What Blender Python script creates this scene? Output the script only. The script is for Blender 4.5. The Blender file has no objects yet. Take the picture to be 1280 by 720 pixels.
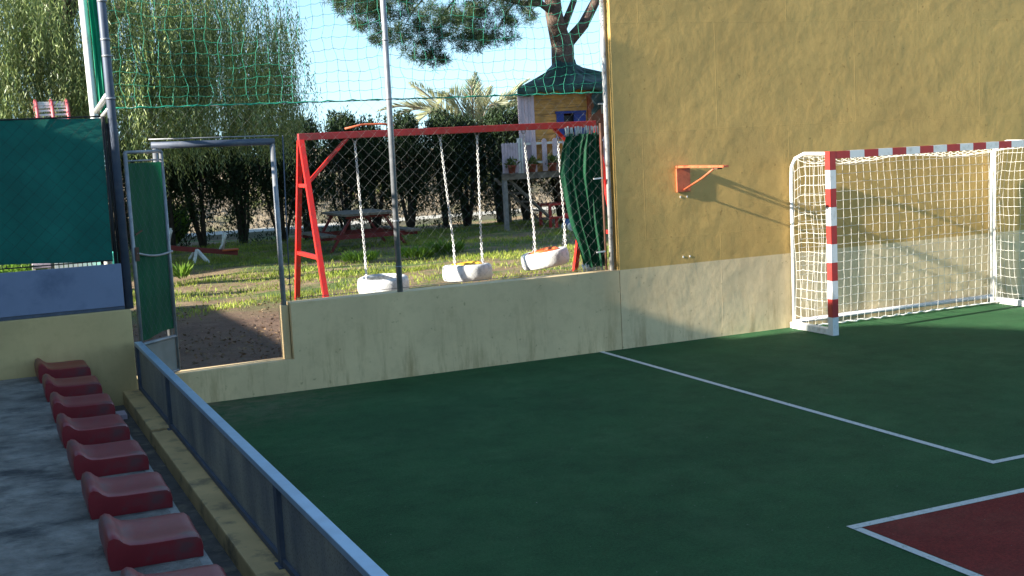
import bpy, bmesh, math, random
import numpy as np
from mathutils import Vector, Matrix
R = math.radians
random.seed(7); rng = np.random.default_rng(7)
sc = bpy.context.scene

# ------------------------------------------------------------------ camera
cd = bpy.data.cameras.new("camera"); cam = bpy.data.objects.new("camera", cd)
sc.collection.objects.link(cam); sc.camera = cam
cd.sensor_width = 36.0; cd.lens = 42.967; cd.clip_start = .05; cd.clip_end = 3000
RT = Vector((0.91096408, -0.40945575, -0.04990418)); UP = Vector((0.09347583, 0.08708606, 0.99180557)); FW = Vector((0.40175454, 0.90816409, -0.11760649))
m = Matrix.Identity(4)
for i in range(3):
    m[i][0] = RT[i]; m[i][1] = UP[i]; m[i][2] = -FW[i]
m[2][3] = 2.2587
cam.matrix_world = m

# ------------------------------------------------------------------ light
SUN_A, SUN_E = R(4.0), R(20.5)       # sun travels towards +x, a little towards +y
sdir = Vector((math.cos(SUN_A)*math.cos(SUN_E), math.sin(SUN_A)*math.cos(SUN_E), -math.sin(SUN_E)))
w = bpy.data.worlds.new("World"); sc.world = w; w.use_nodes = True
nt = w.node_tree; nt.nodes.clear()
sky = nt.nodes.new('ShaderNodeTexSky'); sky.sky_type = 'NISHITA'; sky.sun_disc = False
sky.sun_elevation = SUN_E; sky.sun_rotation = math.atan2(-sdir.x, -sdir.y)
sky.air_density = 1.0; sky.dust_density = 0.0; sky.ozone_density = 2.2; sky.altitude = 500
bg = nt.nodes.new('ShaderNodeBackground'); bg.inputs[1].default_value = 0.115
wo = nt.nodes.new('ShaderNodeOutputWorld')
tcs = nt.nodes.new('ShaderNodeTexCoord'); va = nt.nodes.new('ShaderNodeVectorMath'); va.operation = 'ADD'; va.inputs[1].default_value = (0, 0, .12)
vn = nt.nodes.new('ShaderNodeVectorMath'); vn.operation = 'NORMALIZE'
nt.links.new(tcs.outputs['Generated'], va.inputs[0]); nt.links.new(va.outputs[0], vn.inputs[0]); nt.links.new(vn.outputs[0], sky.inputs['Vector'])
wb = nt.nodes.new('ShaderNodeVectorMath'); wb.operation = 'MULTIPLY'; wb.inputs[1].default_value = (1.0, .98, .85)   # the camera's warm white balance
nt.links.new(sky.outputs[0], wb.inputs[0]); nt.links.new(wb.outputs[0], bg.inputs[0]); nt.links.new(bg.outputs[0], wo.inputs[0])
sd = bpy.data.lights.new("sun", 'SUN'); sd.energy = 5.0; sd.angle = R(.7); sd.color = (1, .93, .80)
so = bpy.data.objects.new("sun", sd); sc.collection.objects.link(so)
so.rotation_euler = sdir.to_track_quat('-Z', 'Y').to_euler()
sc.view_settings.view_transform = 'Standard'; sc.view_settings.look = 'None'
sc.view_settings.gamma = 1.0; sc.view_settings.use_curve_mapping = False
sc.view_settings.exposure = 1.68

# ------------------------------------------------------------------ materials
def nodes(name):
    m = bpy.data.materials.new(name); m.use_nodes = True; t = m.node_tree
    return m, t, t.nodes['Principled BSDF']
def N(t, k, **kw):
    n = t.nodes.new(k)
    for a, b in kw.items(): setattr(n, a, b)
    return n
def ramp(t, stops, src):
    r = N(t, 'ShaderNodeValToRGB'); e = r.color_ramp.elements
    while len(e) < len(stops): e.new(.5)
    for i, (p, c) in enumerate(stops): e[i].position = p; e[i].color = (*c, 1)
    t.links.new(src, r.inputs[0]); return r
def noise(t, scale, detail=4, rough=.55, stretch=None, dist=0):
    tc = N(t, 'ShaderNodeTexCoord'); n = N(t, 'ShaderNodeTexNoise')
    n.inputs['Scale'].default_value = scale; n.inputs['Detail'].default_value = detail
    n.inputs['Roughness'].default_value = rough; n.inputs['Distortion'].default_value = dist
    if stretch:
        mp = N(t, 'ShaderNodeMapping'); mp.inputs['Scale'].default_value = stretch
        t.links.new(tc.outputs['Object'], mp.inputs[0]); t.links.new(mp.outputs[0], n.inputs['Vector'])
    else: t.links.new(tc.outputs['Object'], n.inputs['Vector'])
    return n.outputs['Fac']
def bump(t, bs, h, strength, dist, prev=None):
    b = N(t, 'ShaderNodeBump'); b.inputs['Strength'].default_value = strength; b.inputs['Distance'].default_value = dist
    t.links.new(h, b.inputs['Height'])
    if prev: t.links.new(prev.outputs[0], b.inputs['Normal'])
    t.links.new(b.outputs[0], bs.inputs['Normal']); return b
def mixc(t, f, a, b, mode='MIX'):
    x = N(t, 'ShaderNodeMix', data_type='RGBA', blend_type=mode)
    for s, v in ((0, f), (6, a), (7, b)):
        if isinstance(v, bpy.types.NodeSocket): t.links.new(v, x.inputs[s])
        elif s == 0: x.inputs[0].default_value = v
        else: x.inputs[s].default_value = (*v, 1)
    return x.outputs[2]
def simple(name, c, var=.25, scale=6, rough=.6, metal=0, bmp=.0, bscale=60, bdist=.004, dirt=None, dscale=3, dstretch=None):
    m, t, b = nodes(name)
    lo = tuple(x*(1-var) for x in c); hi = tuple(min(1, x*(1+var*.6)) for x in c)
    col = ramp(t, [(.3, lo), (.7, hi)], noise(t, scale, 5)).outputs[0]
    if dirt:
        f = ramp(t, [(.52, (0, 0, 0)), (.68, (1, 1, 1))], noise(t, dscale, 8, .65, dstretch)).outputs[0]
        col = mixc(t, f, col, dirt)
    t.links.new(col, b.inputs['Base Color'])
    b.inputs['Roughness'].default_value = rough; b.inputs['Metallic'].default_value = metal
    if bmp: bump(t, b, noise(t, bscale, 4), bmp, bdist)
    return m
def leaf(name, cs, rough=.5, trans=.35, spec=.4):
    m, t, b = nodes(name)
    g = N(t, 'ShaderNodeNewGeometry')
    n = len(cs); col = ramp(t, [(i/(n-1) if n > 1 else 0, c) for i, c in enumerate(cs)], g.outputs['Random Per Island']).outputs[0]
    big = ramp(t, [(.35, (.65, .65, .65)), (.65, (1.2, 1.2, 1.1))], noise(t, .9, 3)).outputs[0]
    col = mixc(t, 1.0, col, big, 'MULTIPLY')
    t.links.new(col, b.inputs['Base Color']); b.inputs['Roughness'].default_value = rough
    b.inputs['Specular IOR Level'].default_value = spec
    tr = N(t, 'ShaderNodeBsdfTranslucent'); t.links.new(col, tr.inputs[0])
    mx = N(t, 'ShaderNodeMixShader'); mx.inputs[0].default_value = trans
    out = t.nodes['Material Output']
    t.links.new(b.outputs[0], mx.inputs[1]); t.links.new(tr.outputs[0], mx.inputs[2]); t.links.new(mx.outputs[0], out.inputs[0])
    return m

def mat_wall(name, top, low, zsplit, relief=1.0, top_var=.09):
    """rendered wall: one paint above zsplit and one below, trowelled relief, streaks and cracks"""
    m, t, b = nodes(name)
    tc = N(t, 'ShaderNodeTexCoord'); sx = N(t, 'ShaderNodeSeparateXYZ'); t.links.new(tc.outputs['Object'], sx.inputs[0])
    g = N(t, 'ShaderNodeMath', operation='GREATER_THAN'); t.links.new(sx.outputs[2], g.inputs[0]); g.inputs[1].default_value = zsplit
    n1 = noise(t, 1.1, 6, .6, (.8, 1, 1)); n2 = noise(t, 7, 6, .7)
    a = ramp(t, [(.3, tuple(x*(1-top_var*1.3) for x in top)), (.7, tuple(x*(1+top_var) for x in top))], n1).outputs[0]
    c = ramp(t, [(.3, tuple(x*.80 for x in low)), (.7, tuple(x*1.08 for x in low))], n1).outputs[0]
    col = mixc(t, g.outputs[0], c, a)
    st = ramp(t, [(.30, (.80, .78, .74)), (.5, (1, 1, 1))], n2).outputs[0]
    col = mixc(t, .5, col, st, 'MULTIPLY')
    # dirt rising from the floor and thin vertical stains
    s2 = ramp(t, [(.50, (1, 1, 1)), (.72, (.52, .46, .36))], noise(t, 2.2, 7, .7, (3.2, 3.2, .45))).outputs[0]
    lowm = N(t, 'ShaderNodeMapRange'); t.links.new(sx.outputs[2], lowm.inputs[0])
    lowm.inputs[1].default_value = .75; lowm.inputs[2].default_value = .0; lowm.inputs[3].default_value = 0.08; lowm.inputs[4].default_value = 1.0
    col = mixc(t, lowm.outputs[0], col, mixc(t, 1., col, s2, 'MULTIPLY'))
    sp = ramp(t, [(.70, (1, 1, 1)), (.76, (.45, .40, .33))], noise(t, 19, 2, .5)).outputs[0]
    col = mixc(t, .5, col, sp, 'MULTIPLY')
    t.links.new(col, b.inputs['Base Color']); b.inputs['Roughness'].default_value = .62
    b.inputs['Specular IOR Level'].default_value = .35
    b1 = bump(t, b, noise(t, 2.2, 3, .5, (1, 1, 1.1)), .26*relief, .05)
    b2 = bump(t, b, noise(t, 7.5, 5, .55, (1, 1, .9), .3), .24*relief, .014, b1)
    vo = N(t, 'ShaderNodeTexBrick'); mp = N(t, 'ShaderNodeMapping'); mp.inputs['Rotation'].default_value = (R(90), 0, 0)
    t.links.new(tc.outputs['Object'], mp.inputs[0]); t.links.new(mp.outputs[0], vo.inputs['Vector'])
    vo.inputs['Scale'].default_value = 1.0; vo.inputs['Brick Width'].default_value = 1.9; vo.inputs['Row Height'].default_value = 1.15
    vo.inputs['Mortar Size'].default_value = .006; vo.inputs['Mortar Smooth'].default_value = 1
    vo.inputs['Color1'].default_value = vo.inputs['Color2'].default_value = (0, 0, 0, 1); vo.inputs['Mortar'].default_value = (1, 1, 1, 1)
    b3 = bump(t, b, vo.outputs['Color'], .16*relief, .01, b2)
    bump(t, b, noise(t, 70, 5, .75), .38*relief, .004, b3)
    return m

M = {}
M['ochre'] = mat_wall('ochre_wall_paint', (.56, .36, .115), (.80, .62, .36), .855)
M['cream'] = mat_wall('cream_wall_paint', (.78, .58, .32), (.78, .58, .32), 9, .45)
M['cream_l'] = mat_wall('cream_yellow_wall_paint', (.66, .49, .23), (.66, .49, .23), 9, .4)
M['kerb'] = simple('kerb_paint', (.68, .45, .20), .2, 3, .7, bmp=.3, bscale=40, dirt=(.16, .12, .075), dscale=3.5)

def mat_turf(name, c, c2, wear=(.15, .2, .12)):
    m, t, b = nodes(name)
    a = ramp(t, [(.25, c), (.75, c2)], noise(t, .9, 7, .65)).outputs[0]
    f = ramp(t, [(.35, (.62, .62, .62)), (.65, (1.25, 1.25, 1.25))], noise(t, 150, 3, .8)).outputs[0]
    f3 = ramp(t, [(.38, (.60, .60, .60)), (.62, (1.35, 1.35, 1.35))], noise(t, 55, 4, .85)).outputs[0]
    col = mixc(t, .75, a, f, 'MULTIPLY'); col = mixc(t, .7, col, f3, 'MULTIPLY')
    g = ramp(t, [(.48, (0, 0, 0)), (.72, (1, 1, 1))], noise(t, 1.5, 9, .74, (1, .8, 1))).outputs[0]
    gm = N(t, 'ShaderNodeMath', operation='MULTIPLY'); t.links.new(g, gm.inputs[0]); gm.inputs[1].default_value = .30
    col = mixc(t, gm.outputs[0], col, wear)
    sc2 = ramp(t, [(.56, (0, 0, 0)), (.78, (.5, .5, .5))], noise(t, 9, 9, .8, (.5, 1.3, 1))).outputs[0]; col = mixc(t, sc2, col, wear)
    dk = ramp(t, [(.38, (.55, .58, .58)), (.52, (1, 1, 1))], noise(t, 4.5, 7, .7)).outputs[0]; col = mixc(t, .35, col, dk, 'MULTIPLY')
    spk = ramp(t, [(.745, (0, 0, 0)), (.77, (1, 1, 1))], noise(t, 38, 2, .6)).outputs[0]; col = mixc(t, spk, col, (.32, .34, .30))
    # sandy dust that gathered in the corner by the gate
    tc = N(t, 'ShaderNodeTexCoord'); ds = N(t, 'ShaderNodeVectorMath', operation='DISTANCE'); t.links.new(tc.outputs['Object'], ds.inputs[0]); ds.inputs[1].default_value = (1.9, 11.5, 0)
    mr = N(t, 'ShaderNodeMapRange'); t.links.new(ds.outputs['Value'], mr.inputs[0])
    mr.inputs[1].default_value = 1.6; mr.inputs[2].default_value = .2; mr.inputs[3].default_value = 0; mr.inputs[4].default_value = .8
    dn = N(t, 'ShaderNodeMath', operation='MULTIPLY'); t.links.new(mr.outputs[0], dn.inputs[0]); t.links.new(ramp(t, [(.35, (0, 0, 0)), (.62, (1, 1, 1))], noise(t, 7, 6, .7)).outputs[0], dn.inputs[1])
    col = mixc(t, dn.outputs[0], col, (.20, .17, .11))
    t.links.new(col, b.inputs['Base Color']); b.inputs['Roughness'].default_value = .85; b.inputs['Specular IOR Level'].default_value = .2
    bump(t, b, noise(t, 190, 3, .8), .9, .012)
    return m
M['turf'] = mat_turf('green_turf', (.020, .082, .030), (.038, .14, .050), (.10, .20, .09))
M['red_turf'] = mat_turf('red_turf', (.21, .020, .018), (.30, .036, .030), (.28, .11, .08))
M['line'] = simple('line_paint', (.72, .72, .68), .25, 22, .8, bmp=.8, bscale=190, bdist=.01, dirt=(.30, .34, .30), dscale=22)
M['concrete'] = simple('rough_concrete', (.24, .225, .205), .45, 7, .9, bmp=1, bscale=22, bdist=.03, dirt=(.055, .055, .058), dscale=3.2, dstretch=(.8, 1.3, 1))
M['kick'] = simple('dull_grey_sheet', (.20, .21, .20), .3, 4, .45, .2)
M['concrete_edge'] = simple('pale_concrete_edge', (.30, .30, .29), .25, 12, .85, bmp=.7, bscale=45, bdist=.008)
M['walk'] = simple('walkway_dirt', (.11, .095, .085), .4, 9, .9, bmp=.8, bscale=30, bdist=.01, dirt=(.22, .18, .13), dscale=7)
M['seat'] = simple('seat_plastic', (.23, .016, .024), .22, 5, .36, bmp=.15, bscale=14, dirt=(.13, .045, .05), dscale=5)
M['steel'] = simple('galvanised_steel', (.27, .28, .30), .25, 14, .45, .5, bmp=.1)
M['steel_blue'] = simple('blue_grey_steel', (.075, .095, .14), .2, 8, .55, .15, dirt=(.11, .12, .15), dscale=9)
M['rail_top'] = simple('rail_top_steel', (.40, .56, .74), .12, 8, .35, .4)
M['white'] = simple('white_paint', (.78, .78, .76), .08, 8, .45, dirt=(.55, .53, .48), dscale=8)
M['redp'] = simple('red_paint', (.46, .035, .030), .12, 8, .42, dirt=(.36, .05, .045), dscale=9)
M['swing_red'] = simple('swing_red_paint', (.56, .022, .018), .15, 5, .38, dirt=(.30, .03, .025), dscale=7)
M['beam_red'] = simple('dull_red_paint', (.33, .030, .035), .2, 5, .5, dirt=(.22, .05, .045), dscale=7)
M['orange'] = simple('orange_paint', (.52, .13, .055), .2, 12, .5, dirt=(.35, .06, .03), dscale=15)
M['net_green'] = simple('green_twine', (.03, .36, .22), .15, 30, .55)
M['wire'] = simple('chainlink_wire', (.24, .25, .24), .2, 20, .5, .3)
M['rope_white'] = simple('white_twine', (.80, .78, .72), .08, 20, .7)
M['tyre'] = simple('white_painted_rubber', (.74, .74, .73), .12, 9, .5, bmp=.6, bscale=22, bdist=.008, dirt=(.36, .37, .38), dscale=6)
M['chain'] = simple('pale_plastic_coated_chain', (.66, .66, .64), .25, 30, .4, .2)
M['shaded_red'] = simple('shade_darkened_red_paint', (.20, .022, .020), .25, 6, .6)  # red darkened to stand in for the shade on picnic table and seesaw
M['yellow'] = simple('yellow_plastic', (.75, .42, .03), .1, 9, .4)
M['orange_seat'] = simple('orange_plastic', (.55, .12, .03), .1, 9, .4)
M['bark_dark'] = simple('dark_bark', (.055, .042, .033), .4, 9, .9, bmp=1, bscale=14, bdist=.03)
M['bark'] = simple('pine_bark', (.13, .085, .065), .45, 7, .9, bmp=1, bscale=11, bdist=.04)
M['wood'] = simple('varnished_boards', (.60, .29, .07), .3, 5, .6, dirt=(.19, .10, .04), dscale=4, dstretch=(.4, 1, 5))
M['wood_red'] = simple('red_brown_boards', (.30, .10, .05), .3, 5, .6)
M['wood_grey'] = simple('weathered_wood', (.20, .165, .13), .35, 7, .8, dirt=(.09, .075, .06), dscale=6)
M['lilac'] = simple('pale_pink_paint', (.60, .48, .55), .12, 6, .55, dirt=(.40, .32, .36), dscale=6)
M['tarp'] = simple('dark_green_tarpaulin', (.012, .045, .035), .35, 5, .5, bmp=.8, bscale=7, bdist=.03, dirt=(.05, .12, .085), dscale=2.5)
M['blue'] = simple('blue_shutter_paint', (.012, .035, .22), .2, 5, .45)
M['dark'] = simple('dark_opening', (.012, .012, .014), .2, 5, .6)
M['terracotta'] = simple('terracotta', (.32, .075, .045), .25, 9, .8)
M['teal'] = simple('teal_plastic', (.10, .62, .48), .1, 5, .5)
M['toy_blue'] = simple('blue_plastic', (.05, .16, .42), .1, 5, .4)
M['toy_red'] = simple('red_plastic', (.45, .03, .04), .1, 5, .4)
M['rust'] = simple('rusty_iron', (.13, .062, .038), .4, 15, .8)
M['panel_blue'] = simple('blue_grey_sheet', (.20, .245, .37), .08, 3, .5, dirt=(.12, .16, .26), dscale=2)
M['plaster'] = simple('building_plaster', (.48, .44, .36), .1, 3, .8)
M['fringe'] = simple('pale_rope_fringe', (.50, .50, .46), .3, 25, .8)
M['clamp'] = simple('light_metal', (.72, .72, .70), .1, 9, .35, .6)

def mat_cloth(name, c, folds, fine=90):
    m, t, b = nodes(name)
    col = ramp(t, [(.3, tuple(x*.75 for x in c)), (.7, tuple(x*1.2 for x in c))], noise(t, 2.2, 5, .6)).outputs[0]
    t.links.new(col, b.inputs['Base Color']); b.inputs['Roughness'].default_value = .75
    tr = N(t, 'ShaderNodeBsdfTranslucent'); t.links.new(col, tr.inputs[0])
    mx = N(t, 'ShaderNodeMixShader'); mx.inputs[0].default_value = .35
    t.links.new(b.outputs[0], mx.inputs[1]); t.links.new(tr.outputs[0], mx.inputs[2]); t.links.new(mx.outputs[0], t.nodes['Material Output'].inputs[0])
    bump(t, b, noise(t, fine, 2), .3, .003)
    return m
M['screen'] = mat_cloth('teal_windscreen_cloth', (.007, .14, .115), 1)
M['greencloth'] = mat_cloth('green_shade_net_cloth', (.004, .085, .034), 1)
M['net_bright'] = mat_cloth('bright_green_bunched_net', (.02, .42, .24), 1)

def mat_panel():
    m, t, b = nodes('perforated_steel_panel')
    c = ramp(t, [(.35, (.15, .17, .20)), (.66, (.42, .40, .34))], noise(t, 2.2, 6, .6, (1, 1, .35))).outputs[0]
    w1 = N(t, 'ShaderNodeTexVoronoi'); tc = N(t, 'ShaderNodeTexCoord'); w1.inputs['Scale'].default_value = 70
    t.links.new(tc.outputs['Object'], w1.inputs['Vector'])
    f = ramp(t, [(.15, (.35, .35, .35)), (.4, (1, 1, 1))], w1.outputs['Distance']).outputs[0]
    t.links.new(mixc(t, .8, c, f, 'MULTIPLY'), b.inputs['Base Color'])
    b.inputs['Metallic'].default_value = .3; b.inputs['Roughness'].default_value = .55
    return m
M['panel'] = mat_panel()

def mat_lawn():
    m, t, b = nodes('lawn_soil')
    a = ramp(t, [(.3, (.20, .135, .075)), (.55, (.30, .21, .12)), (.8, (.38, .29, .17))], noise(t, 1.6, 8, .65)).outputs[0]
    g = ramp(t, [(.3, (.05, .10, .018)), (.7, (.13, .19, .035))], noise(t, 14, 6, .7)).outputs[0]
    f = ramp(t, [(.46, (0, 0, 0)), (.56, (1, 1, 1))], noise(t, .7, 8, .7, (1, 1.7, 1))).outputs[0]
    # bare trodden earth close to the gate, its colour darkened for the gateway shade
    tc = N(t, 'ShaderNodeTexCoord'); sx = N(t, 'ShaderNodeSeparateXYZ'); t.links.new(tc.outputs['Object'], sx.inputs[0])
    mr = N(t, 'ShaderNodeMapRange'); t.links.new(sx.outputs[1], mr.inputs[0]); mr.inputs[1].default_value = 14.5; mr.inputs[2].default_value = 16.8
    mm = N(t, 'ShaderNodeMath', operation='MULTIPLY'); t.links.new(f, mm.inputs[0]); t.links.new(mr.outputs[0], mm.inputs[1])
    gt = N(t, 'ShaderNodeMapRange'); t.links.new(sx.outputs[1], gt.inputs[0]); gt.inputs[1].default_value = 17.5; gt.inputs[2].default_value = 14.5
    a = mixc(t, gt.outputs[0], a, ramp(t, [(.3, (.11, .064, .042)), (.7, (.21, .13, .085))], noise(t, 3, 8, .7)).outputs[0])
    col = mixc(t, mm.outputs[0], a, g)
    t.links.new(col, b.inputs['Base Color']); b.inputs['Roughness'].default_value = .95
    b1 = bump(t, b, noise(t, 4, 6, .6), .8, .08); bump(t, b, noise(t, 45, 5, .7), 1, .03, b1)
    return m
M['lawn'] = mat_lawn()
M['bank'] = simple('dry_bank', (.25, .20, .14), .4, 1.4, .95, bmp=1, bscale=5, bdist=.15, dirt=(.12, .13, .06), dscale=.9)
M['path'] = simple('pale_paving', (.50, .48, .43), .15, 5, .85)

# ------------------------------------------------------------------ mesh helpers
def newobj(name, me, mats, parent=None, label=None, cat=None, group=None, kind=None, origin=None):
    for k in (mats if isinstance(mats, (list, tuple)) else [mats]):
        me.materials.append(M[k] if isinstance(k, str) else k)
    o = bpy.data.objects.new(name, me); sc.collection.objects.link(o)
    if parent is not None: o.parent = parent
    tag(o, label, cat, group, kind)
    return o
def tag(o, label=None, cat=None, group=None, kind=None):
    for k, v in (('label', label), ('category', cat), ('group', group), ('kind', kind)):
        if v: o[k] = v
    return o
def thing(name, loc, label, cat, group=None):
    o = bpy.data.objects.new(name, None); sc.collection.objects.link(o); o.location = loc
    o.empty_display_size = .2
    return tag(o, label, cat, group)
def copy_tree(o, parent=None):
    c = o.copy(); sc.collection.objects.link(c); c.parent = parent
    for ch in list(o.children): copy_tree(ch, c)
    return c

class MB:
    """collects geometry (world coordinates) and links it as one mesh object"""
    def __init__(s): s.v = []; s.f = []; s.mi = []; s.sm = []; s.m = 0
    def add(s, vs, fs, smooth=False):
        k = len(s.v); s.v += [tuple(x) for x in vs]
        for f in fs: s.f.append(tuple(i+k for i in f)); s.mi.append(s.m); s.sm.append(smooth)
        return s
    def box(s, a, b, bev=0, rot=None, piv=None):
        x0, y0, z0 = a; x1, y1, z1 = b
        if bev:
            bm = bmesh.new(); bmesh.ops.create_cube(bm, size=1)
            for v in bm.verts: v.co = Vector(((x0+x1)/2+v.co.x*(x1-x0), (y0+y1)/2+v.co.y*(y1-y0), (z0+z1)/2+v.co.z*(z1-z0)))
            bmesh.ops.bevel(bm, geom=bm.edges[:], offset=bev, segments=2, affect='EDGES', profile=.6)
            bm.verts.index_update(); vs = [v.co.copy() for v in bm.verts]; fs = [[v.index for v in f.verts] for f in bm.faces]; bm.free()
        else:
            vs = [Vector(p) for p in ((x0,y0,z0),(x1,y0,z0),(x1,y1,z0),(x0,y1,z0),(x0,y0,z1),(x1,y0,z1),(x1,y1,z1),(x0,y1,z1))]
            fs = [(0,3,2,1),(4,5,6,7),(0,1,5,4),(1,2,6,5),(2,3,7,6),(3,0,4,7)]
        if rot is not None:
            pv = Vector(piv); vs = [pv + rot @ (v-pv) for v in vs]
        return s.add(vs, fs)
    def bar(s, p, q, w, h, up=(0, 0, 1)):
        p, q = Vector(p), Vector(q); d = (q-p).normalized(); u = Vector(up)
        if abs(d.dot(u)) > .98: u = Vector((0, 1, 0))
        sx = d.cross(u).normalized()*w/2; sz = sx.cross(d).normalized()*h/2
        vs = [p-sx-sz, p+sx-sz, p+sx+sz, p-sx+sz, q-sx-sz, q+sx-sz, q+sx+sz, q-sx+sz]
        return s.add(vs, [(0,3,2,1),(4,5,6,7),(0,1,5,4),(1,2,6,5),(2,3,7,6),(3,0,4,7)])
    def tube(s, pts, r, n=10, cap=True, closed=False, smooth=True):
        pts = [Vector(p) for p in pts]; K = len(pts)
        rs = r if isinstance(r, (list, tuple)) else [r]*K
        prev = None; vs = []
        for i, p in enumerate(pts):
            if closed: d = pts[(i+1) % K]-pts[i-1]
            else: d = pts[min(i+1, K-1)]-pts[max(i-1, 0)]
            d.normalize()
            if prev is None:
                u = Vector((0, 0, 1)) if abs(d.z) < .9 else Vector((1, 0, 0)); a = d.cross(u).normalized()
            else:
                a = prev-d*prev.dot(d); a = a.normalized() if a.length > 1e-6 else d.orthogonal().normalized()
            prev = a; b = d.cross(a)
            for k in range(n):
                t = 2*math.pi*k/n; vs.append(p+(a*math.cos(t)+b*math.sin(t))*rs[i])
        fs = []
        for i in range(K if closed else K-1):
            j = (i+1) % K
            for k in range(n): fs.append((i*n+k, i*n+(k+1) % n, j*n+(k+1) % n, j*n+k))
        if cap and not closed: fs.append(tuple(range(n-1, -1, -1))); fs.append(tuple((K-1)*n+k for k in range(n)))
        return s.add(vs, fs, smooth)
    def grid(s, P, smooth=True):
        a = len(P); b = len(P[0]); vs = [p for r in P for p in r]
        return s.add(vs, [(i*b+j, i*b+j+1, (i+1)*b+j+1, (i+1)*b+j) for i in range(a-1) for j in range(b-1)], smooth)
    def lathe(s, c, prof, n=24):
        vs = []
        for (r, z) in prof:
            for k in range(n): t = 2*math.pi*k/n; vs.append((c[0]+r*math.cos(t), c[1]+r*math.sin(t), c[2]+z))
        fs = [(i*n+k, i*n+(k+1) % n, (i+1)*n+(k+1) % n, (i+1)*n+k) for i in range(len(prof)-1) for k in range(n)]
        return s.add(vs, fs, True)
    def build(s, name, mats, parent=None, loc=None, **kw):
        off = Vector(loc) if loc is not None else (Vector((0, 0, 0)))
        if parent is not None:
            q = parent
            while q is not None: off = off+q.location; q = q.parent
        me = bpy.data.meshes.new(name)
        me.from_pydata([(v[0]-off.x, v[1]-off.y, v[2]-off.z) for v in s.v], [], s.f)
        me.polygons.foreach_set('material_index', s.mi); me.polygons.foreach_set('use_smooth', s.sm); me.update()
        o = newobj(name, me, mats, parent, **kw)
        if loc is not None: o.location = loc
        return o
def npmesh(name, V, F, mats, parent=None, **kw):
    """fast mesh from numpy arrays; F is (n,k)"""
    off = Vector((0, 0, 0)); q = parent
    while q is not None: off = off+q.location; q = q.parent
    V = np.asarray(V, np.float32)-np.array(off, np.float32)
    me = bpy.data.meshes.new(name); k = F.shape[1]
    me.vertices.add(len(V)); me.vertices.foreach_set('co', V.ravel())
    me.loops.add(F.size); me.loops.foreach_set('vertex_index', F.ravel().astype(np.int32))
    me.polygons.add(len(F)); me.polygons.foreach_set('loop_start', np.arange(0, F.size, k, dtype=np.int32))
    me.polygons.foreach_set('loop_total', np.full(len(F), k, np.int32)); me.update(calc_edges=True)
    return newobj(name, me, mats, parent, **kw)
def unit(a): return a/np.maximum(np.linalg.norm(a, axis=-1, keepdims=True), 1e-9)
def leaves(P, D, L, Wd, fold=None):
    """diamond leaves at P along D (n,3) with lengths L and widths Wd"""
    n = len(P); D = unit(D); r = unit(np.cross(D, unit(rng.normal(size=(n, 3)))))
    L = np.broadcast_to(L, n)[:, None]; Wd = np.broadcast_to(Wd, n)[:, None]
    V = np.stack([P, P+D*L*.45+r*Wd*.5, P+D*L, P+D*L*.45-r*Wd*.5], 1).reshape(-1, 3)
    return V, np.arange(4*n).reshape(n, 4)

# =====================================================================  SETTING
# garden ground (one sheet to the horizon) with a very gentle relief near by
def ground():
    b = MB()
    xs = [-600, -100, -30]+[-12+i*.6 for i in range(60)]+[40, 120, 600]; ys = [11.6]+[12+i*.6 for i in range(32)]+[33, 45, 120, 900]
    P = []
    for y in ys:
        row = []
        for x in xs:
            z = .3
            if -12 < x < 24 and 12.5 < y < 31: z += .02*math.sin(x*1.3+y*.7)+.015*math.sin(x*2.9-y*1.7)
            row.append((x, y, z))
        P.append(row)
    b.grid(P)
    b.build('garden_ground', 'lawn', kind='structure')
ground()
MB().box((-600, -600, -.30), (600, 11.4, -.06)).build('outer_ground', 'walk', kind='structure')
MB().box((1.29, -14, -.05), (26, 11.41, 0)).build('turf_court', 'turf', kind='structure')
L = .004
ln = MB()
ln.add([(6.02,5.92,L),(6.075,5.92,L),(6.075,11.40,L),(6.02,11.40,L)], [(0,1,2,3)])
ln.add([(6.075,5.92,L),(14.0,5.92,L),(14.0,5.975,L),(6.075,5.975,L)], [(0,1,2,3)])
ln.build('court_line', 'line', kind='structure')
MB().add([(4.455,-6,L),(14,-6,L),(14,5.35,L),(4.455,5.35,L)], [(0,1,2,3)]).build('red_court_area', 'red_turf', kind='structure')
ln = MB(); L2 = .004
ln.add([(4.395,5.355,L2),(14,5.355,L2),(14,5.415,L2),(4.395,5.415,L2)], [(0,1,2,3)])
ln.add([(4.395,-6,L2),(4.45,-6,L2),(4.45,5.35,L2),(4.395,5.35,L2)], [(0,1,2,3)])
ln.build('red_area_line', 'line', kind='structure')
# terrace that carries the seats, walkway and kerb
b = MB(); b.box((-6, -14, -.05), (.80, 10.99, .5)); b.build('terrace_step', 'concrete', kind='structure')
b = MB(); b.box((.802, -14, -.05), (.845, 10.99, .497)); b.build('terrace_edge', 'concrete_edge', kind='structure')
MB().box((.846, -14, -.05), (1.11, 10.99, .16)).build('walkway', 'walk', kind='structure')
b = MB(); b.box((1.103, -14, -.04), (1.305, 9.225, .272), .012); b.box((1.103, 9.235, -.04), (1.305, 10.99, .285), .012)
b.build('kerb', 'kerb', kind='structure')
MB().box((-30, 29.8, .2), (60, 31.2, .42)).build('garden_path', 'path', kind='structure')
# dry bank that rises behind the hedge
P = []
for j in range(10):
    row = []
    for i in range(120):
        x = -30+i*.8; t = j/9; y = 32+t*5
        z = .3+1.75*t**.8+.25*math.sin(x*.9+j)*t+.18*math.sin(x*2.3+j*2.1)*t+random.uniform(-.08, .08)*t
        row.append((x, y, z))
    P.append(row)
P.append([(p[0], 46, p[2]) for p in P[-1]])
MB().grid(P, False).build('bank', 'bank', kind='structure')

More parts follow.
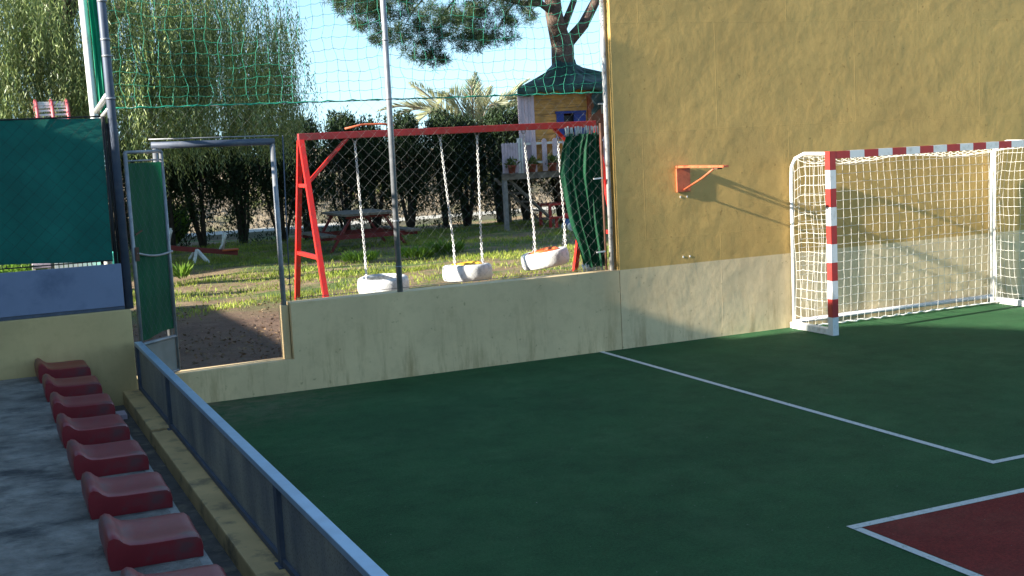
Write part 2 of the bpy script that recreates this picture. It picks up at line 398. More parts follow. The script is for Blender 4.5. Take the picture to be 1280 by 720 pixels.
# =====================================================================  WALLS
# the high ochre wall with its cream foot band (paint split by height, one mesh)
b = MB()
nx, nz = 1, 1
b.box((6.31, 11.40, -.02), (24, 11.60, 6.2))
wall_hi = b.build('court_wall', 'ochre', label='tall ochre rendered wall with a cream band along its foot behind the goal', cat='wall')
MB()
b = MB()
# plain wall to the right of the gate opening, then the raised sill in the opening
pr = [(2.735, -.02), (6.303, -.02), (6.303, .854), (2.735, .854)]
def prism(b, poly, y0, y1):
    n = len(poly); vs = [(x, y0, z) for x, z in poly]+[(x, y1, z) for x, z in poly]
    fs = [tuple(range(n)), tuple(range(2*n-1, n-1, -1))]+[(i, i+n, (i+1) % n+n, (i+1) % n) for i in range(n)]
    return b.add(vs, fs)
prism(b, [(1.24, -.02), (6.303, -.02), (6.303, .854), (2.735, .854), (2.735, .312), (2.2, .306), (1.24, .30)], 11.40, 11.60)
b.build('low_wall', 'cream', label='low cream rendered wall below the chain link fence with a gate opening at its left', cat='wall')
b = MB(); b.box((-6, 11.0, -.02), (1.235, 11.18, .99), .008)
b.build('low_wall', 'cream_l', label='yellowish cream low wall at the top end of the seat row under the blue panel', cat='wall')

# =====================================================================  UNSEEN BLOCKS added to shade the court and the gateway
ch = thing('court_shade_building', (-5, 2, 0), 'unseen rendered building added beside the terrace to shade the court', 'building')
prof = [(-16, -.02), (11.03, -.02), (11.03, 3.95), (10.40, 3.98), (10.28, 4.45), (9.98, 4.68), (8.7, 4.98), (0, 5.15), (-16, 5.15)]  # roofline shaped to the shadow edge wanted on turf and wall
n = len(prof); vs = [(-3.0, y, z) for y, z in prof]+[(-4.6, y, z) for y, z in prof]
MB().add(vs, [tuple(range(n)), tuple(range(2*n-1, n-1, -1))]+[(i, i+n, (i+1) % n+n, (i+1) % n) for i in range(n)]).build('wall', 'plaster', ch)
for y in (2, 6): MB().box((-2.99, y, 1.9), (-2.93, y+1.1, 3.0)).build('window', 'dark', ch)
sh = thing('gateway_shade_block', (-3.5, 13.8, .3), 'unseen timber block added left of the gate to shade the gateway ground', 'shade_block')  # added out of view; its height sets the shade behind the gateway
MB().box((-3.6, 11.30, .28), (-3.0, 16.2, 2.44)).build('wall', 'wood_grey', sh)
MB().box((-3.75, 11.30, 2.445), (-2.95, 16.3, 2.50)).build('roof', 'wood_grey', sh)

# =====================================================================  STADIUM SEATS
def make_seat():
    prof = [(0, .0), (-.010, .05), (-.010, .115), (.000, .150), (.020, .160), (.042, .152), (.062, .130), (.088, .114), (.14, .108), (.20, .106), (.27, .106), (.34, .106), (.380, .102), (.397, .086), (.404, .05), (.402, 0)]
    ys = [0, .012, .04, .12, .21, .30, .38, .408, .42]; P = []
    for j, y in enumerate(ys):
        e = abs(y-.21)/.21; sh_ = 1-.10*max(0, (e-.75)/.25)**2
        row = []
        for x, z in prof:
            dish = .012*(1-e**2)*(1 if .08 < x < .4 and z > .05 else .4 if z > .05 else 0)
            row.append(((x-.2)*(1-.02*max(0, (e-.85)/.15))+.2, y, max(0, z*sh_-dish)))
        P.append(row)
    b = MB(); b.grid([[(p[0], p[1], p[2]) for p in r] for r in P]); k = len(prof)
    b.add([p for p in P[0]], [tuple(range(k))]); b.add([p for p in P[-1]], [tuple(range(k-1, -1, -1))])
    me_o = b
    return b
ordinal = ['first', 'second', 'third', 'fourth', 'fifth', 'sixth', 'seventh', 'eighth', 'ninth', 'tenth', 'eleventh', 'twelfth', 'thirteenth', 'fourteenth', 'fifteenth', 'sixteenth']
seat0 = None
for i in range(8):
    if seat0 is None:
        seat0 = thing('stadium_seat', (0, 0, 0), 'x', 'seat')
        make_seat().build('shell', 'seat', seat0)

        for yy in (.15, .27): MB().lathe((.2, yy, .055), [(0, .006), (.010, .006), (.012, 0)], 10).build('bolt', 'rust', seat0)
        s = seat0
    else: s = copy_tree(seat0)
    s.location = (.428, 10.57-.857*i+random.uniform(-.012, .012), .501); s.rotation_euler = (0, 0, R(random.uniform(-1.2, 1.2)))
    s['label'] = ['dark red plastic seat at the far end of the row, against the yellowish low wall',
                  'dark red plastic terrace seat, second from the far wall', 'dark red plastic terrace seat, third from the far wall',
                  'dark red plastic terrace seat, fourth from the far wall', 'dark red plastic terrace seat, fifth from the far wall',
                  'dark red plastic terrace seat, sixth from the far wall, third nearest to the viewer',
                  'large looking dark red seat nearest the viewer that is wholly in view',
                  'dark red seat nearest the viewer, cut off by the bottom edge'][i]
    s['group'] = 'red seats in a row on the terrace'
b = MB(); b.box((.93, 10.35, .161), (1.06, 10.55, .20)); b.build('plastic_scrap', 'lilac', label='small pale scrap lying on the walkway by the far end of the kerb', cat='litter')

# =====================================================================  RAIL BARRIER
rb = thing('rail_barrier', (1.26, 4.5, .27), 'blue grey steel barrier with perforated panels between seats and green court', 'barrier')
MB().box((1.232, -3, .675), (1.292, 10.95, .708), .004).build('top_rail', 'rail_top', rb)
MB().box((1.240, -3, .283), (1.284, 10.95, .313)).build('bottom_rail', 'steel_blue', rb)
for y in (10.93, 9.23, 5.75, 2.3, -1.1):
    b = MB(); b.box((1.236, y-.035, .27), (1.288, y+.035, .673)); b.box((1.22, y-.05, .27), (1.30, y+.05, .278))
    b.build('post', 'steel_blue', rb)
for y0, y1 in ((9.27, 10.89), (5.79, 9.19), (2.34, 5.71), (-1.06, 2.26)):
    MB().box((1.258, y0, .316), (1.264, y1, .672)).build('panel', 'panel', rb)

# =====================================================================  LEFT FENCE
lf = thing('windscreen', (-.8, 11.05, 1.43), 'dark teal windscreen cloth stretched on the fence at the left', 'windscreen')
P = []
for i in range(60):
    x = -2.9+4.03*i/59; row = []
    for j in range(30):
        t = j/29; zb = 1.445+.014*math.sin(x*3+1)-.02*(x > .2)*(x-.2); zt = 2.652+.008*math.sin(x*4)
        row.append((x, 11.06+.018*math.sin(x*2.1+t*1.7)+.016*math.exp(-((x-.62-.22*(1-t))/.05)**2)+.012*math.sin(x*7+4*t)*(1-t), zb+(zt-zb)*t))
    P.append(row)
MB().grid(P).build('cloth', 'screen', lf)
b = MB()
b.tube([(-2.9, 11.05, 2.66), (1.13, 11.05, 2.66)], .008, 6); b.tube([(-2.9, 11.05, 1.43), (1.12, 11.05, 1.425)], .006, 6)
b.build('edge_cord', 'dark', lf)
# wire lattice that the cloth is tied to
def chainlink(x0, x1, z0, z1, y, pitch=.062, r=.0016, seg=None, clip=None, wob=.0):
    """diamond mesh of zig-zag wires as one numpy mesh"""
    nw = int((x1-x0)/pitch)+1; nzs = int((z1-z0)/(pitch/1.0))+1
    A = []; B = []
    hz = pitch
    for i in range(nw):
        xc = x0+i*pitch
        for k in range(int((z1-z0)/hz)+1):
            za = z0+k*hz; s = 1 if (k+i) % 2 == 0 else -1
            xa = xc-s*pitch/2; xb = xc+s*pitch/2
            A.append((xa, y+.004*s, za)); B.append((xb, y-.004*s, min(za+hz, z1+.01)))
    A = np.array(A); B = np.array(B)
    k = (A[:, 0] >= x0-.04) & (B[:, 0] <= x1+.04)
    if clip is not None: k &= clip((A+B)/2)
    return A[k], B[k]
def segs(A, B, r, n=3):
    D = unit(B-A); ref = np.where(np.abs(D[:, 2:3]) > .9, np.array([[0, 1., 0]]), np.array([[0, 0, 1.]]))
    a = unit(np.cross(D, ref)); c = np.cross(D, a); V = []
    for P_ in (A, B):
        for k in range(n):
            t = 2*math.pi*k/n; V.append(P_+(a*math.cos(t)+c*math.sin(t))*r)
    V = np.stack(V, 1).reshape(-1, 3); m_ = len(A); F = []
    base = (np.arange(m_)*2*n)[:, None]
    for k in range(n): F.append(base+np.array([[k, (k+1) % n, n+(k+1) % n, n+k]]))
    return V, np.concatenate(F)
A, B_ = chainlink(-2.9, 1.15, 1.42, 2.66, 11.035, r=.0014)
V, F = segs(A, B_, .0009); npmesh('wire_mesh', V, F, 'dark', lf)
bp = thing('panel_board', (-1, 11.05, 1.0), 'blue grey sheet panel standing on the low wall under the windscreen', 'panel')
MB().box((-2.9, 11.04, 1.02), (1.19, 11.07, 1.392), .004).build('sheet', 'panel_blue', bp)
MB().box((-2.9, 11.03, .992), (1.19, 11.08, 1.017)).build('bottom_channel', 'steel_blue', bp)

# posts of the left corner
fp = thing('fence_post', (1.235, 11.06, .3), 'thick blue grey steel pole at the left corner between windscreen and gate leaf', 'pole')
MB().tube([(1.232, 11.07, .99), (1.225, 11.07, 3.0), (1.21, 11.07, 5.2)], .037, 16).build('tube', 'steel_blue', fp)
for z in (2.80, 3.16, 3.30, 3.62):
    MB().lathe((1.228-.002*(z-2.6), 11.07, z), [(.038, 0), (.043, 0), (.043, .018), (.038, .018)], 16).build('clamp_band', 'steel', fp)
MB().tube([(1.205, 11.08, 2.84), (1.14, 11.45, 2.72)], .026, 10).tube([(1.205, 11.08, 2.72), (1.17, 11.4, 2.66)], .02, 8).build('brace', 'clamp', fp)
b = MB(); b.tube([(1.155, 11.08, .99), (1.150, 11.08, 2.66)], .016, 10); b.tube([(1.185, 11.09, .99), (1.18, 11.09, 2.60)], .012, 8)
b.build('fence_rod', 'dark', label='thin dark rods at the right edge of the teal windscreen', cat='rod')
wp = MB().tube([(1.145, 11.62, .3), (1.135, 11.62, 2.75), (1.105, 11.62, 5.2)], .036, 14).build('net_mast', 'white', label='white mast behind the left corner pole that carries the green net', cat='pole')
# bunched green net hanging between the two masts
P = []
for j in range(60):
    z = 2.72+2.4*j/59; row = []
    for i in range(26):
        t = i/25; wd = .11+.035*math.sin(z*2.3)
        row.append((1.175-.012*(z-2.7)+wd*t*.9, 11.60+.03*math.sin(t*19+z*3)+.02*math.sin(t*41+z*1.3), z+.01*math.sin(t*30)))
    P.append(row)
MB().grid(P).build('bunched_net', 'net_bright', label='bright green net gathered beside the white mast', cat='net')

# =====================================================================  GATE
gl = thing('gate_leaf', (1.66, 11.42, .33), 'open narrow steel gate leaf lined with green mesh cloth', 'gate')
h0 = Vector((1.655, 11.40, 0)); h1 = Vector((1.305, 11.06, 0)); dv = (h1-h0)
def gp(t, z, o=0):
    p = h0+dv*t; nrm = Vector((dv.y, -dv.x, 0)).normalized(); return Vector((p.x+nrm.x*o, p.y+nrm.y*o, z))
b = MB()
for t in (0, 1): b.tube([gp(t, .345), gp(t, 2.345)], .018, 10)
for z in (.345, 2.345, 2.27, .66): b.tube([gp(0, z), gp(1, z)], .016 if z != 2.27 else .008, 10)
b.build('frame', 'steel', gl)
P = []
for i in range(24):
    t = .035+.93*i/23; row = []
    for j in range(30):
        s = j/29; z0 = .70+.012*math.sin(t*5)+.03*(1-t)
        row.append(gp(t, z0+(2.25-z0)*s, .004*math.sin(t*22+s*3)+.007*math.sin(t*6+s*5)*(1-s)))
    P.append(row)
MB().grid(P).build('green_cloth', 'greencloth', gl)
b = MB(); b.add([gp(.04, .36), gp(.96, .36), gp(.96, .645), gp(.04, .645), gp(.04, .36, .004), gp(.96, .36, .004), gp(.96, .645, .004), gp(.04, .645, .004)], [(0,1,2,3), (7,6,5,4)])
b.build('kick_panel', 'kick', gl)
b = MB(); pts = [gp(i/16, 1.44+.03*(i/16)-.03*math.sin(math.pi*i/16), -.035) for i in range(17)]
b.tube(pts, .011, 6); b.build('chain', 'steel', gl)
MB().bar(gp(.98, 1.40, -.03), gp(.98, 1.52, -.03), .03, .03).build('latch', 'rust', gl); MB().bar(gp(.98, 1.63, -.03), gp(.80, 1.66, -.03), .012, .012).build('bolt', 'rust', gl)
A, B_ = chainlink(0, .9, .72, 2.26, 0)
def warp(Q):
    t = Q[:, 0]/1.0; s = np.zeros_like(Q); s[:, 0] = h0.x+dv.x*t*1.06; s[:, 1] = h0.y+dv.y*t*1.06-.025; s[:, 2] = Q[:, 2]; return s
V, F = segs(warp(A), warp(B_), .0007); npmesh('wire_mesh', V, F, 'steel_blue', gl)

df = thing('gateway_frame', (2.14, 11.5, .31), 'grey steel frame of the open gateway to the garden', 'gate frame')
MB().tube([(1.62, 11.50, .31), (1.62, 11.50, 2.38)], .024, 10).build('post', 'steel', df)
b = MB(); b.tube([(2.695, 11.50, .31), (2.695, 11.50, 2.40)], .025, 12); b.build('post', 'steel', df)
MB().box((2.665, 11.47, .31), (2.728, 11.60, .83), .004).build('mortar_jamb', 'cream', df)
MB().tube([(1.59, 11.50, 2.40), (2.715, 11.50, 2.385)], .032, 12).build('header', 'steel_blue', df)
MB().tube([(1.57, 11.49, 2.455), (2.76, 11.49, 2.44)], .007, 6).build('tension_wire', 'steel', df)
b = MB(); b.tube([(2.80, 11.5, 2.44), (2.775, 11.5, 1.6), (2.765, 11.5, .86)], .006, 6)
for z in (1.02, 1.08): b.tube([(2.74, 11.5, z), (2.80, 11.5, z+.005)], .005, 5)
b.build('tension_rod', 'steel_blue', label='thin dark rod beside the right gate post', cat='rod')

# =====================================================================  FENCE POLES, CHAIN LINK, GREEN NET
mp_ = thing('fence_post', (3.85, 11.42, .854), 'slender galvanised pole rising from the middle of the low wall', 'pole')
MB().tube([(3.848, 11.435, .80), (3.852, 11.435, 2.8), (3.856, 11.435, 5.2)], .029, 16).build('tube', 'steel', mp_)
for z in (1.1, 1.55, 2.74, 3.3): MB().lathe((3.85, 11.435, z), [(.030, 0), (.034, 0), (.034, .012), (.030, .012)], 14).build('wire_tie', 'steel', mp_)
cp = thing('fence_post', (6.26, 11.5, .854), 'worn whitish grey pole beside the edge of the ochre wall', 'pole')
MB().tube([(6.262, 11.48, .854), (6.268, 11.48, 5.2)], .026, 14).build('tube', simple('worn_pole_paint', (.50, .49, .48), .2, 9, .6, dirt=(.16, .12, .10), dscale=14), cp)
b = MB(); b.tube([(6.205, 11.5, .86), (6.2, 11.5, 2.42)], .013, 8); b.build('rusty_rod', 'rust', label='rusty brown rod between the bunched green curtain and the corner pole', cat='rod')
for z in (1.06, 1.84):
    b = MB(); b.bar((6.08, 11.47, z), (6.18, 11.47, z+.005), .02, .014); b.build('clip', 'clamp', label='small pale metal clip on the bunched green curtain, %s one' % ('lower' if z < 1.5 else 'upper'), cat='clip')
cf = thing('chain_link_fence', (4.5, 11.5, .86), 'galvanised chain link fence above the low wall and over the gateway', 'fence')
A, B_ = chainlink(1.30, 6.20, .87, 2.74, 11.505, pitch=.064, clip=lambda Q: (Q[:, 0] > 2.79) | (Q[:, 2] > 2.44))
jit = lambda Q: Q+np.stack([.006*np.sin(Q[:, 2]*9+Q[:, 0]*5), .008*np.sin(Q[:, 0]*6), .005*np.sin(Q[:, 0]*7)], 1)
V, F = segs(jit(A), jit(B_), .0006); npmesh('wire_mesh', V, F, 'wire', cf)
MB().tube([(1.27, 11.5, 2.745), (3.0, 11.5, 2.735), (4.6, 11.5, 2.74), (6.24, 11.5, 2.74)], .003, 5).tube([(2.8, 11.5, .885), (6.2, 11.5, .885)], .003, 5).build('tension_wire', 'wire', cf)

gn = thing('green_net', (3.9, 11.46, 2.74), 'green knotted sports net hung above the chain link fence', 'net')
nxn = 46; nzn = 23; G = np.zeros((nxn, nzn, 3))
for i in range(nxn):
    x = 1.27+i*(6.22-1.27)/(nxn-1)
    if x < 3.85: t = (x-1.27)/2.58
    else: t = (x-3.85)/2.39
    sag = .085*math.sin(math.pi*t)**.8
    for k in range(nzn):
        z = 2.745+k*.108
        bl = min(1, k/3)
        G[i, k] = (x+.013*math.sin(k*1.9+i*.7)+.010*math.sin(k*.8+i*2.3)+random.uniform(-.006, .006),
                   11.46+.05*math.sin(k*.9+i*.5)*bl+random.uniform(-.01, .01), z-sag*bl+random.uniform(-.006, .006)+.012*math.sin(i*1.1)*bl)
A = []; B_ = []
for i in range(nxn):
    for k in range(nzn):
        p = G[i, k]
        if k+1 < nzn:
            q = G[i, k+1]; md = (p+q)/2+np.array([.006*math.sin(i*3+k*2), random.uniform(-.01, .01), 0]); A += [p, md]; B_ += [md, q]
        if i+1 < nxn:
            q = G[i+1, k]; md = (p+q)/2+np.array([0, random.uniform(-.008, .008), -.010]); A += [p, md]; B_ += [md, q]
V, F = segs(np.array(A), np.array(B_), .0017, 4); npmesh('mesh', V, F, 'net_green', gn)
b = MB(); b.tube([(1.27+i*.0825, 11.465+random.uniform(-.006, .006), 2.742+.007*math.sin(i*2.4)) for i in range(61)], [.0045+.0035*(i % 3 == 0) for i in range(61)], 5)
b.build('edge_rope', 'net_green', gn)

# bunched green curtain at the right end of the fence
P = []
for j in range(50):
    t = j/49; z = .90+1.42*t
    xl = 5.78+.115*abs(t-.62)**1.0*1.4+(.19*max(0, .45-t)/.45 if t < .45 else 0)-.02*math.sin(t*6); xr = 6.25+.01*math.sin(t*3)
    xl = np.interp(t, [0, .12, .35, .7, .9, 1], [6.00, 5.97, 5.87, 5.775, 5.80, 5.85])
    row = []
    for i in range(90):
        s = i/89
        row.append((xl+(xr-xl)*s+.006*math.sin(s*40+t*5), 11.62+.035*math.sin(s*46+1.5*math.sin(t*4))+.02*math.sin(s*17+t*3)-.05*math.sin(math.pi*s), z+.01*math.sin(s*25)))
    P.append(row)
gc = thing('net_curtain', (6.0, 11.62, .9), 'dark green net curtain bunched against the edge of the ochre wall', 'curtain')
MB().grid(P).build('cloth', 'greencloth', gc)
for z0, z1, xa, xb in ((2.31, 2.40, 5.84, 6.22), (.86, .93, 5.97, 6.22)):
    b = MB()
    for i in range(15):
        x = xa+(xb-xa)*i/14+random.uniform(-.006, .006)
        b.tube([(x, 11.60+random.uniform(-.03, .02), z0-.01), (x+random.uniform(-.01, .01), 11.60, z1+random.uniform(-.012, .008))], .009, 6)
    b.build('fringe', 'fringe', gc)

# =====================================================================  HOOP BRACKET ON THE WALL
hb = thing('wall_bracket', (7.07, 11.4, 1.65), 'orange steel hoop bracket sticking out of the ochre wall', 'bracket')
MB().box((7.045, 11.375, 1.64), (7.215, 11.398, 1.895), .003).build('wall_plate', 'orange', hb)
b = MB(); b.bar((7.06, 11.39, 1.915), (7.10, 10.55, 1.915), .03, .022); b.bar((7.20, 11.39, 1.915), (7.14, 10.55, 1.915), .03, .022); b.bar((7.04, 11.37, 1.915), (7.22, 11.37, 1.915), .03, .022); b.bar((7.09, 10.56, 1.915), (7.15, 10.56, 1.915), .03, .02)
b.build('arm', 'orange', hb)
MB().tube([(7.13, 11.37, 1.665), (7.12, 11.0, 1.79), (7.12, 10.75, 1.90)], .011, 8).build('brace', 'orange', hb)
MB().box((7.09, 10.66, 1.885), (7.15, 10.72, 1.903)).build('nut', 'rust', hb)
for (x, z, lab) in ((7.09, 1.585, 'just under the orange bracket'), (7.10, .93, 'low on the ochre wall, near the cream band')):
    t_ = thing('wall_plug', (x, 11.4, z), 'pair of small white plug marks '+lab, 'wall plug', 'white plug marks on the ochre wall')
    for dx in (0, .085):
        MB().box((x+dx, 11.396, z-.008), (x+dx+.013, 11.3995, z+.012)).build('plug', 'white', t_)

# =====================================================================  GOAL
gx, gy = 8.487, 10.615
go = thing('goal', (gx+1.54, gy, 0), 'red and white striped handball goal with white net against the wall', 'goal')
def striped(b, p0, axis, length, first=0, w=.08, bev=.004):
    n = int(round(length/.2))
    for k in range(n):
        b.m = (k+first) % 2
        a = list(p0); c = [p0[0]+w, p0[1]+w, p0[2]+w]
        a[axis] = p0[axis]+k*length/n; c[axis] = p0[axis]+(k+1)*length/n
        b.box(a, c)
for x in (gx, gx+3.0):
    b = MB(); striped(b, (x, gy, 0), 2, 2.0, 1); b.build('post', ['redp', 'white'], go)
b = MB(); striped(b, (gx+.08, gy+.001, 1.918), 0, 2.92, 0); 
o = b.build('crossbar', ['redp', 'white'], go)
for x in (gx+.04, gx+3.04):
    b = MB(); b.tube([(x, gy+.08, 1.975), (x, 11.10, 1.98), (x, 11.26, 1.93), (x, 11.33, 1.84), (x, 11.345, 1.6), (x, 11.345, .05)], .02, 12)
    b.build('side_frame', 'white', go)
    MB().box((x-.045, gy+.08, .0), (x+.045, 11.37, .07), .008).build('ground_bar', 'white', go)
MB().tube([(gx+.04, 11.345, .075), (gx+3.04, 11.345, .075)], .027, 12).build('rear_ground_bar', simple('grey_white_bar', (.55, .56, .58), .1, 9, .5), go)
# net: rear curtain, sides, roof
S = []; E_ = []
def netgrid(fn, nu, nv):
    g = [[np.array(fn(i/(nu-1), j/(nv-1)))+rng.normal(size=3)*.0025 for j in range(nv)] for i in range(nu)]
    for i in range(nu):
        for j in range(nv):
            if i+1 < nu:
                md = (g[i][j]+g[i+1][j])/2+np.array([0, 0, -.005]); S.extend([g[i][j], md]); E_.extend([md, g[i+1][j]])
            if j+1 < nv: S.append(g[i][j]); E_.append(g[i][j+1])
def back(u, v):
    x = gx+.03+3.0*u; bow = math.sin(math.pi*u)
    return (x, 11.20+.10*v*0-.04*bow*math.sin(math.pi*v)+.012*math.sin(u*9+v*3), .03+1.90*v-.008*math.sin(u*17)*(1-v))
netgrid(back, 31, 20)
def side(xs, sgn):
    def f(u, v):
        y = gy+.08+(11.30-gy-.08)*u
        return (xs+sgn*.05*math.sin(math.pi*v)*math.sin(math.pi*u)+.015*math.sin(v*12+u*4), y, .05+(1.92-.09*max(0, u-.8)/.2)*v-.02*math.sin(math.pi*u))
    return f
netgrid(side(gx+.04, 1), 8, 19); netgrid(side(gx+3.03, -1.6), 9, 19)
netgrid(lambda u, v: (gx+.04+3.0*u, gy+.09+.56*v, 1.93-.06*math.sin(math.pi*v)*(1+.4*math.sin(u*11))), 31, 6)
V, F = segs(np.array(S), np.array(E_), .0020, 4); npmesh('net', V, F, 'rope_white', go)
b = MB(); b.tube([(gx+.08+i*.05, 11.19+.02*math.sin(i*1.7), .018+.012*abs(math.sin(i*.9))) for i in range(60)], .009, 6)
b.build('net_hem', 'rope_white', go)
b = MB()
for k in range(5): b.tube([(gx+2.93-.035*k+.02*math.sin(z*4+k), 11.18-.03*k, z) for z in (1.92, 1.6, 1.2, .9, .6, .3, .08)], .004, 5)
b.build('net_slack', 'rope_white', go)

# =====================================================================  SWING
sw = thing('swing_frame', (6.15, 15.5, .3), 'red steel swing frame with a long top beam behind the chain link fence', 'swing frame')
BZ = 2.47; X0, X1 = 4.0, 8.24
MB().box((X0-.03, 15.455, BZ-.045), (X1+.03, 15.545, BZ+.045), .006).build('beam', 'beam_red', sw)
for x in (X0, X1):
    for s_ in (-1, 1):
        b = MB(); b.bar((x, 15.5+s_*.03, BZ-.045), (x, 15.5+s_*.78, .26), .065, .065); b.build('leg', 'swing_red', sw)
    b = MB(); zc = .95; yy = .03+.75*(BZ-zc)/(BZ-.26); b.bar((x, 15.5-yy, zc), (x, 15.5+yy, zc), .05, .05); b.build('cross_brace', 'swing_red', sw)
    s_ = 1 if x == X0 else -1
    b = MB(); b.bar((x+s_*.62, 15.5, BZ-.04), (x+s_*.05, 15.5, BZ-.60), .045, .045, up=(0, 1, 0)); b.bar((x, 15.32, BZ-.62), (x, 15.68, BZ-.62), .045, .045); b.build('corner_brace', 'swing_red', sw)
for x in (4.72, 5.24, 5.91, 6.45, 7.15, 7.67):
    b = MB(); b.tube([(x+.03*math.cos(t), 15.5, BZ-.06+.03*math.sin(t)) for t in [i*math.pi/5 for i in range(10)]], .007, 5, closed=True); b.build('eye_ring', 'steel', sw)
def chain_mb(b, p, q, link=.048, r=.0058):
    p, q = Vector(p), Vector(q); d = q-p; n = max(2, int(d.length/(link*.78))); d.normalize(); a = d.orthogonal().normalized(); c = d.cross(a)
    for i in range(n):
        o = p+(q-p)*((i+.5)/n); s_ = a if i % 2 else c
        b.tube([o+d*(link/2)*math.sin(t)+s_*link*.30*math.cos(t) for t in [k*math.pi/4 for k in range(8)]], r, 4, closed=True)
tyres = [(4.985, 15.5, .47, (4.72, 4.76), (5.24, 5.21), 'white', 'white painted tyre swing nearest the red side legs, partly behind the slender pole', None, (2, -1)),
         (6.20, 15.5, .53, (5.91, 6.02), (6.45, 6.43), 'yellow', 'white painted tyre swing with a yellow seat insert, the middle one', 'yellow', (-3, 1)),
         (7.39, 15.5, .62, (7.15, 7.24), (7.67, 7.72), 'orange', 'white painted tyre swing with an orange seat insert, nearest the bunched curtain', 'orange_seat', (-4, -7))]
for (cx, cy, cz, ch0, ch1, _, lab, ins, tilt) in tyres:
    t_ = thing('tyre_swing', (cx, cy, cz), lab, 'tyre swing', 'tyre swings hanging from the red beam')
    b = MB(); n = 32; Rr = .335; prof = []
    sec = [(.235, .085), (.255, .108), (.30, .112), (.325, .095), (.338, .05), (.340, 0), (.338, -.05), (.325, -.095), (.30, -.112), (.255, -.108), (.235, -.085), (.245, -.04), (.245, .04), (.235, .085)]
    rot = Matrix.Rotation(R(tilt[0]), 3, 'X') @ Matrix.Rotation(R(tilt[1]), 3, 'Y')
    vs = []
    for (r_, z_) in sec:
        for k in range(n*2):
            th = 2*math.pi*k/(n*2); rr = r_*(1+(.012*math.cos(k*math.pi) if abs(z_) < .1 and r_ > .32 else 0))
            vs.append(Vector((cx, cy, cz))+rot @ Vector((rr*math.cos(th), rr*math.sin(th), z_)))
    n2 = n*2
    b.add(vs, [(i*n2+k, i*n2+(k+1) % n2, (i+1)*n2+(k+1) % n2, (i+1)*n2+k) for i in range(len(sec)-1) for k in range(n2)], True)
    b.build('tyre', 'tyre', t_)
    if ins:
        b = MB(); pts = [Vector((cx, cy, cz))+rot @ Vector((.20*math.cos(a), .20*math.sin(a), .088+.015*math.sin(a*2))) for a in [k*math.pi/8 for k in range(16)]]
        b.tube(pts, .042, 8, closed=True); b.build('seat_insert', ins, t_)
    for (xt, xb) in (ch0, ch1):
        b = MB(); top = Vector((xt, 15.5, BZ-.09)); jn = Vector((xb, 15.5, cz+.40)); chain_mb(b, top, jn)
        for s_ in (-1, 1):
            e = Vector((cx, cy, cz))+rot @ Vector(((xb-cx)*1.0+.04*s_, s_*.12, .105)); chain_mb(b, jn, e)
        b.build('chain', 'chain', t_)
b = MB(); b.tube([(4.66, 15.7, 2.555), (4.9, 15.72, 2.60), (5.15, 15.7, 2.60), (5.33, 15.66, 2.58)], .016, 6)
b.build('orange_strap', 'orange', label='curved orange strap lying along the top of the swing beam', cat='strap')

# =====================================================================  GARDEN: GRASS
def vnoise(x, y):
    return (np.sin(x*1.7+1.3*np.sin(y*1.1))+np.sin(y*2.3+1.7*np.sin(x*.9)+2)+.6*np.sin(x*4.1-y*3.3)+.5*np.sin(x*7.3+y*5.9))/3.1
n = 240000
gxs = rng.uniform(-4, 15, n); gys = 12.2+(28-12.2)*rng.random(n)**1.15
dens = np.clip(.42+1.0*vnoise(gxs*.9, gys*1.5), 0.03, 1)*np.where((np.abs(gys-17.2)<1.0)&(gxs>4.5)&(gxs<9.5),.45,1)
dens *= np.where(gys < 16.6, np.clip((gys-15.2+.6*np.sin(gxs*3))/1.3, 0.0, 1), 1)
dens *= np.where(np.abs(gys-20.9-.06*(gxs-5)) < .75, .25, 1)          # trodden strip
keep = rng.random(n) < dens; gxs = gxs[keep]; gys = gys[keep]; n = len(gxs)
P_ = np.stack([gxs, gys, .295+.02*np.sin(gxs*1.3+gys*.7)+.015*np.sin(gxs*2.9-gys*1.7)], 1)
D_ = np.stack([rng.normal(0, .5, n), rng.normal(0, .5, n), np.ones(n)], 1)
V, F = leaves(P_, D_, rng.uniform(.035, .10, n), rng.uniform(.007, .016, n))
M['grass'] = leaf('grass_blades', [(.17, .25, .02), (.29, .38, .04), (.42, .43, .11), (.22, .31, .03)], .6, .4)
npmesh('lawn_grass', V, F, 'grass', kind='stuff', label='patchy short lawn between the fence and the hedge', cat='grass')
# dead leaves and twigs on the bare earth by the gate
n = 2600; px = rng.uniform(1, 4.5, n); py = rng.uniform(11.7, 16.5, n)
V, F = leaves(np.stack([px, py, rng.uniform(.30, .325, n)], 1), rng.normal(size=(n, 3))*np.array([1, 1, .25]), rng.uniform(.02, .06, n), rng.uniform(.012, .03, n))
M['litter'] = leaf('dead_leaves', [(.16, .10, .06), (.24, .16, .10), (.14, .085, .05), (.30, .22, .15)], .8, .1)
npmesh('leaf_litter', V, F, 'litter', kind='stuff', label='dead leaves on the bare earth inside the gateway', cat='leaves')
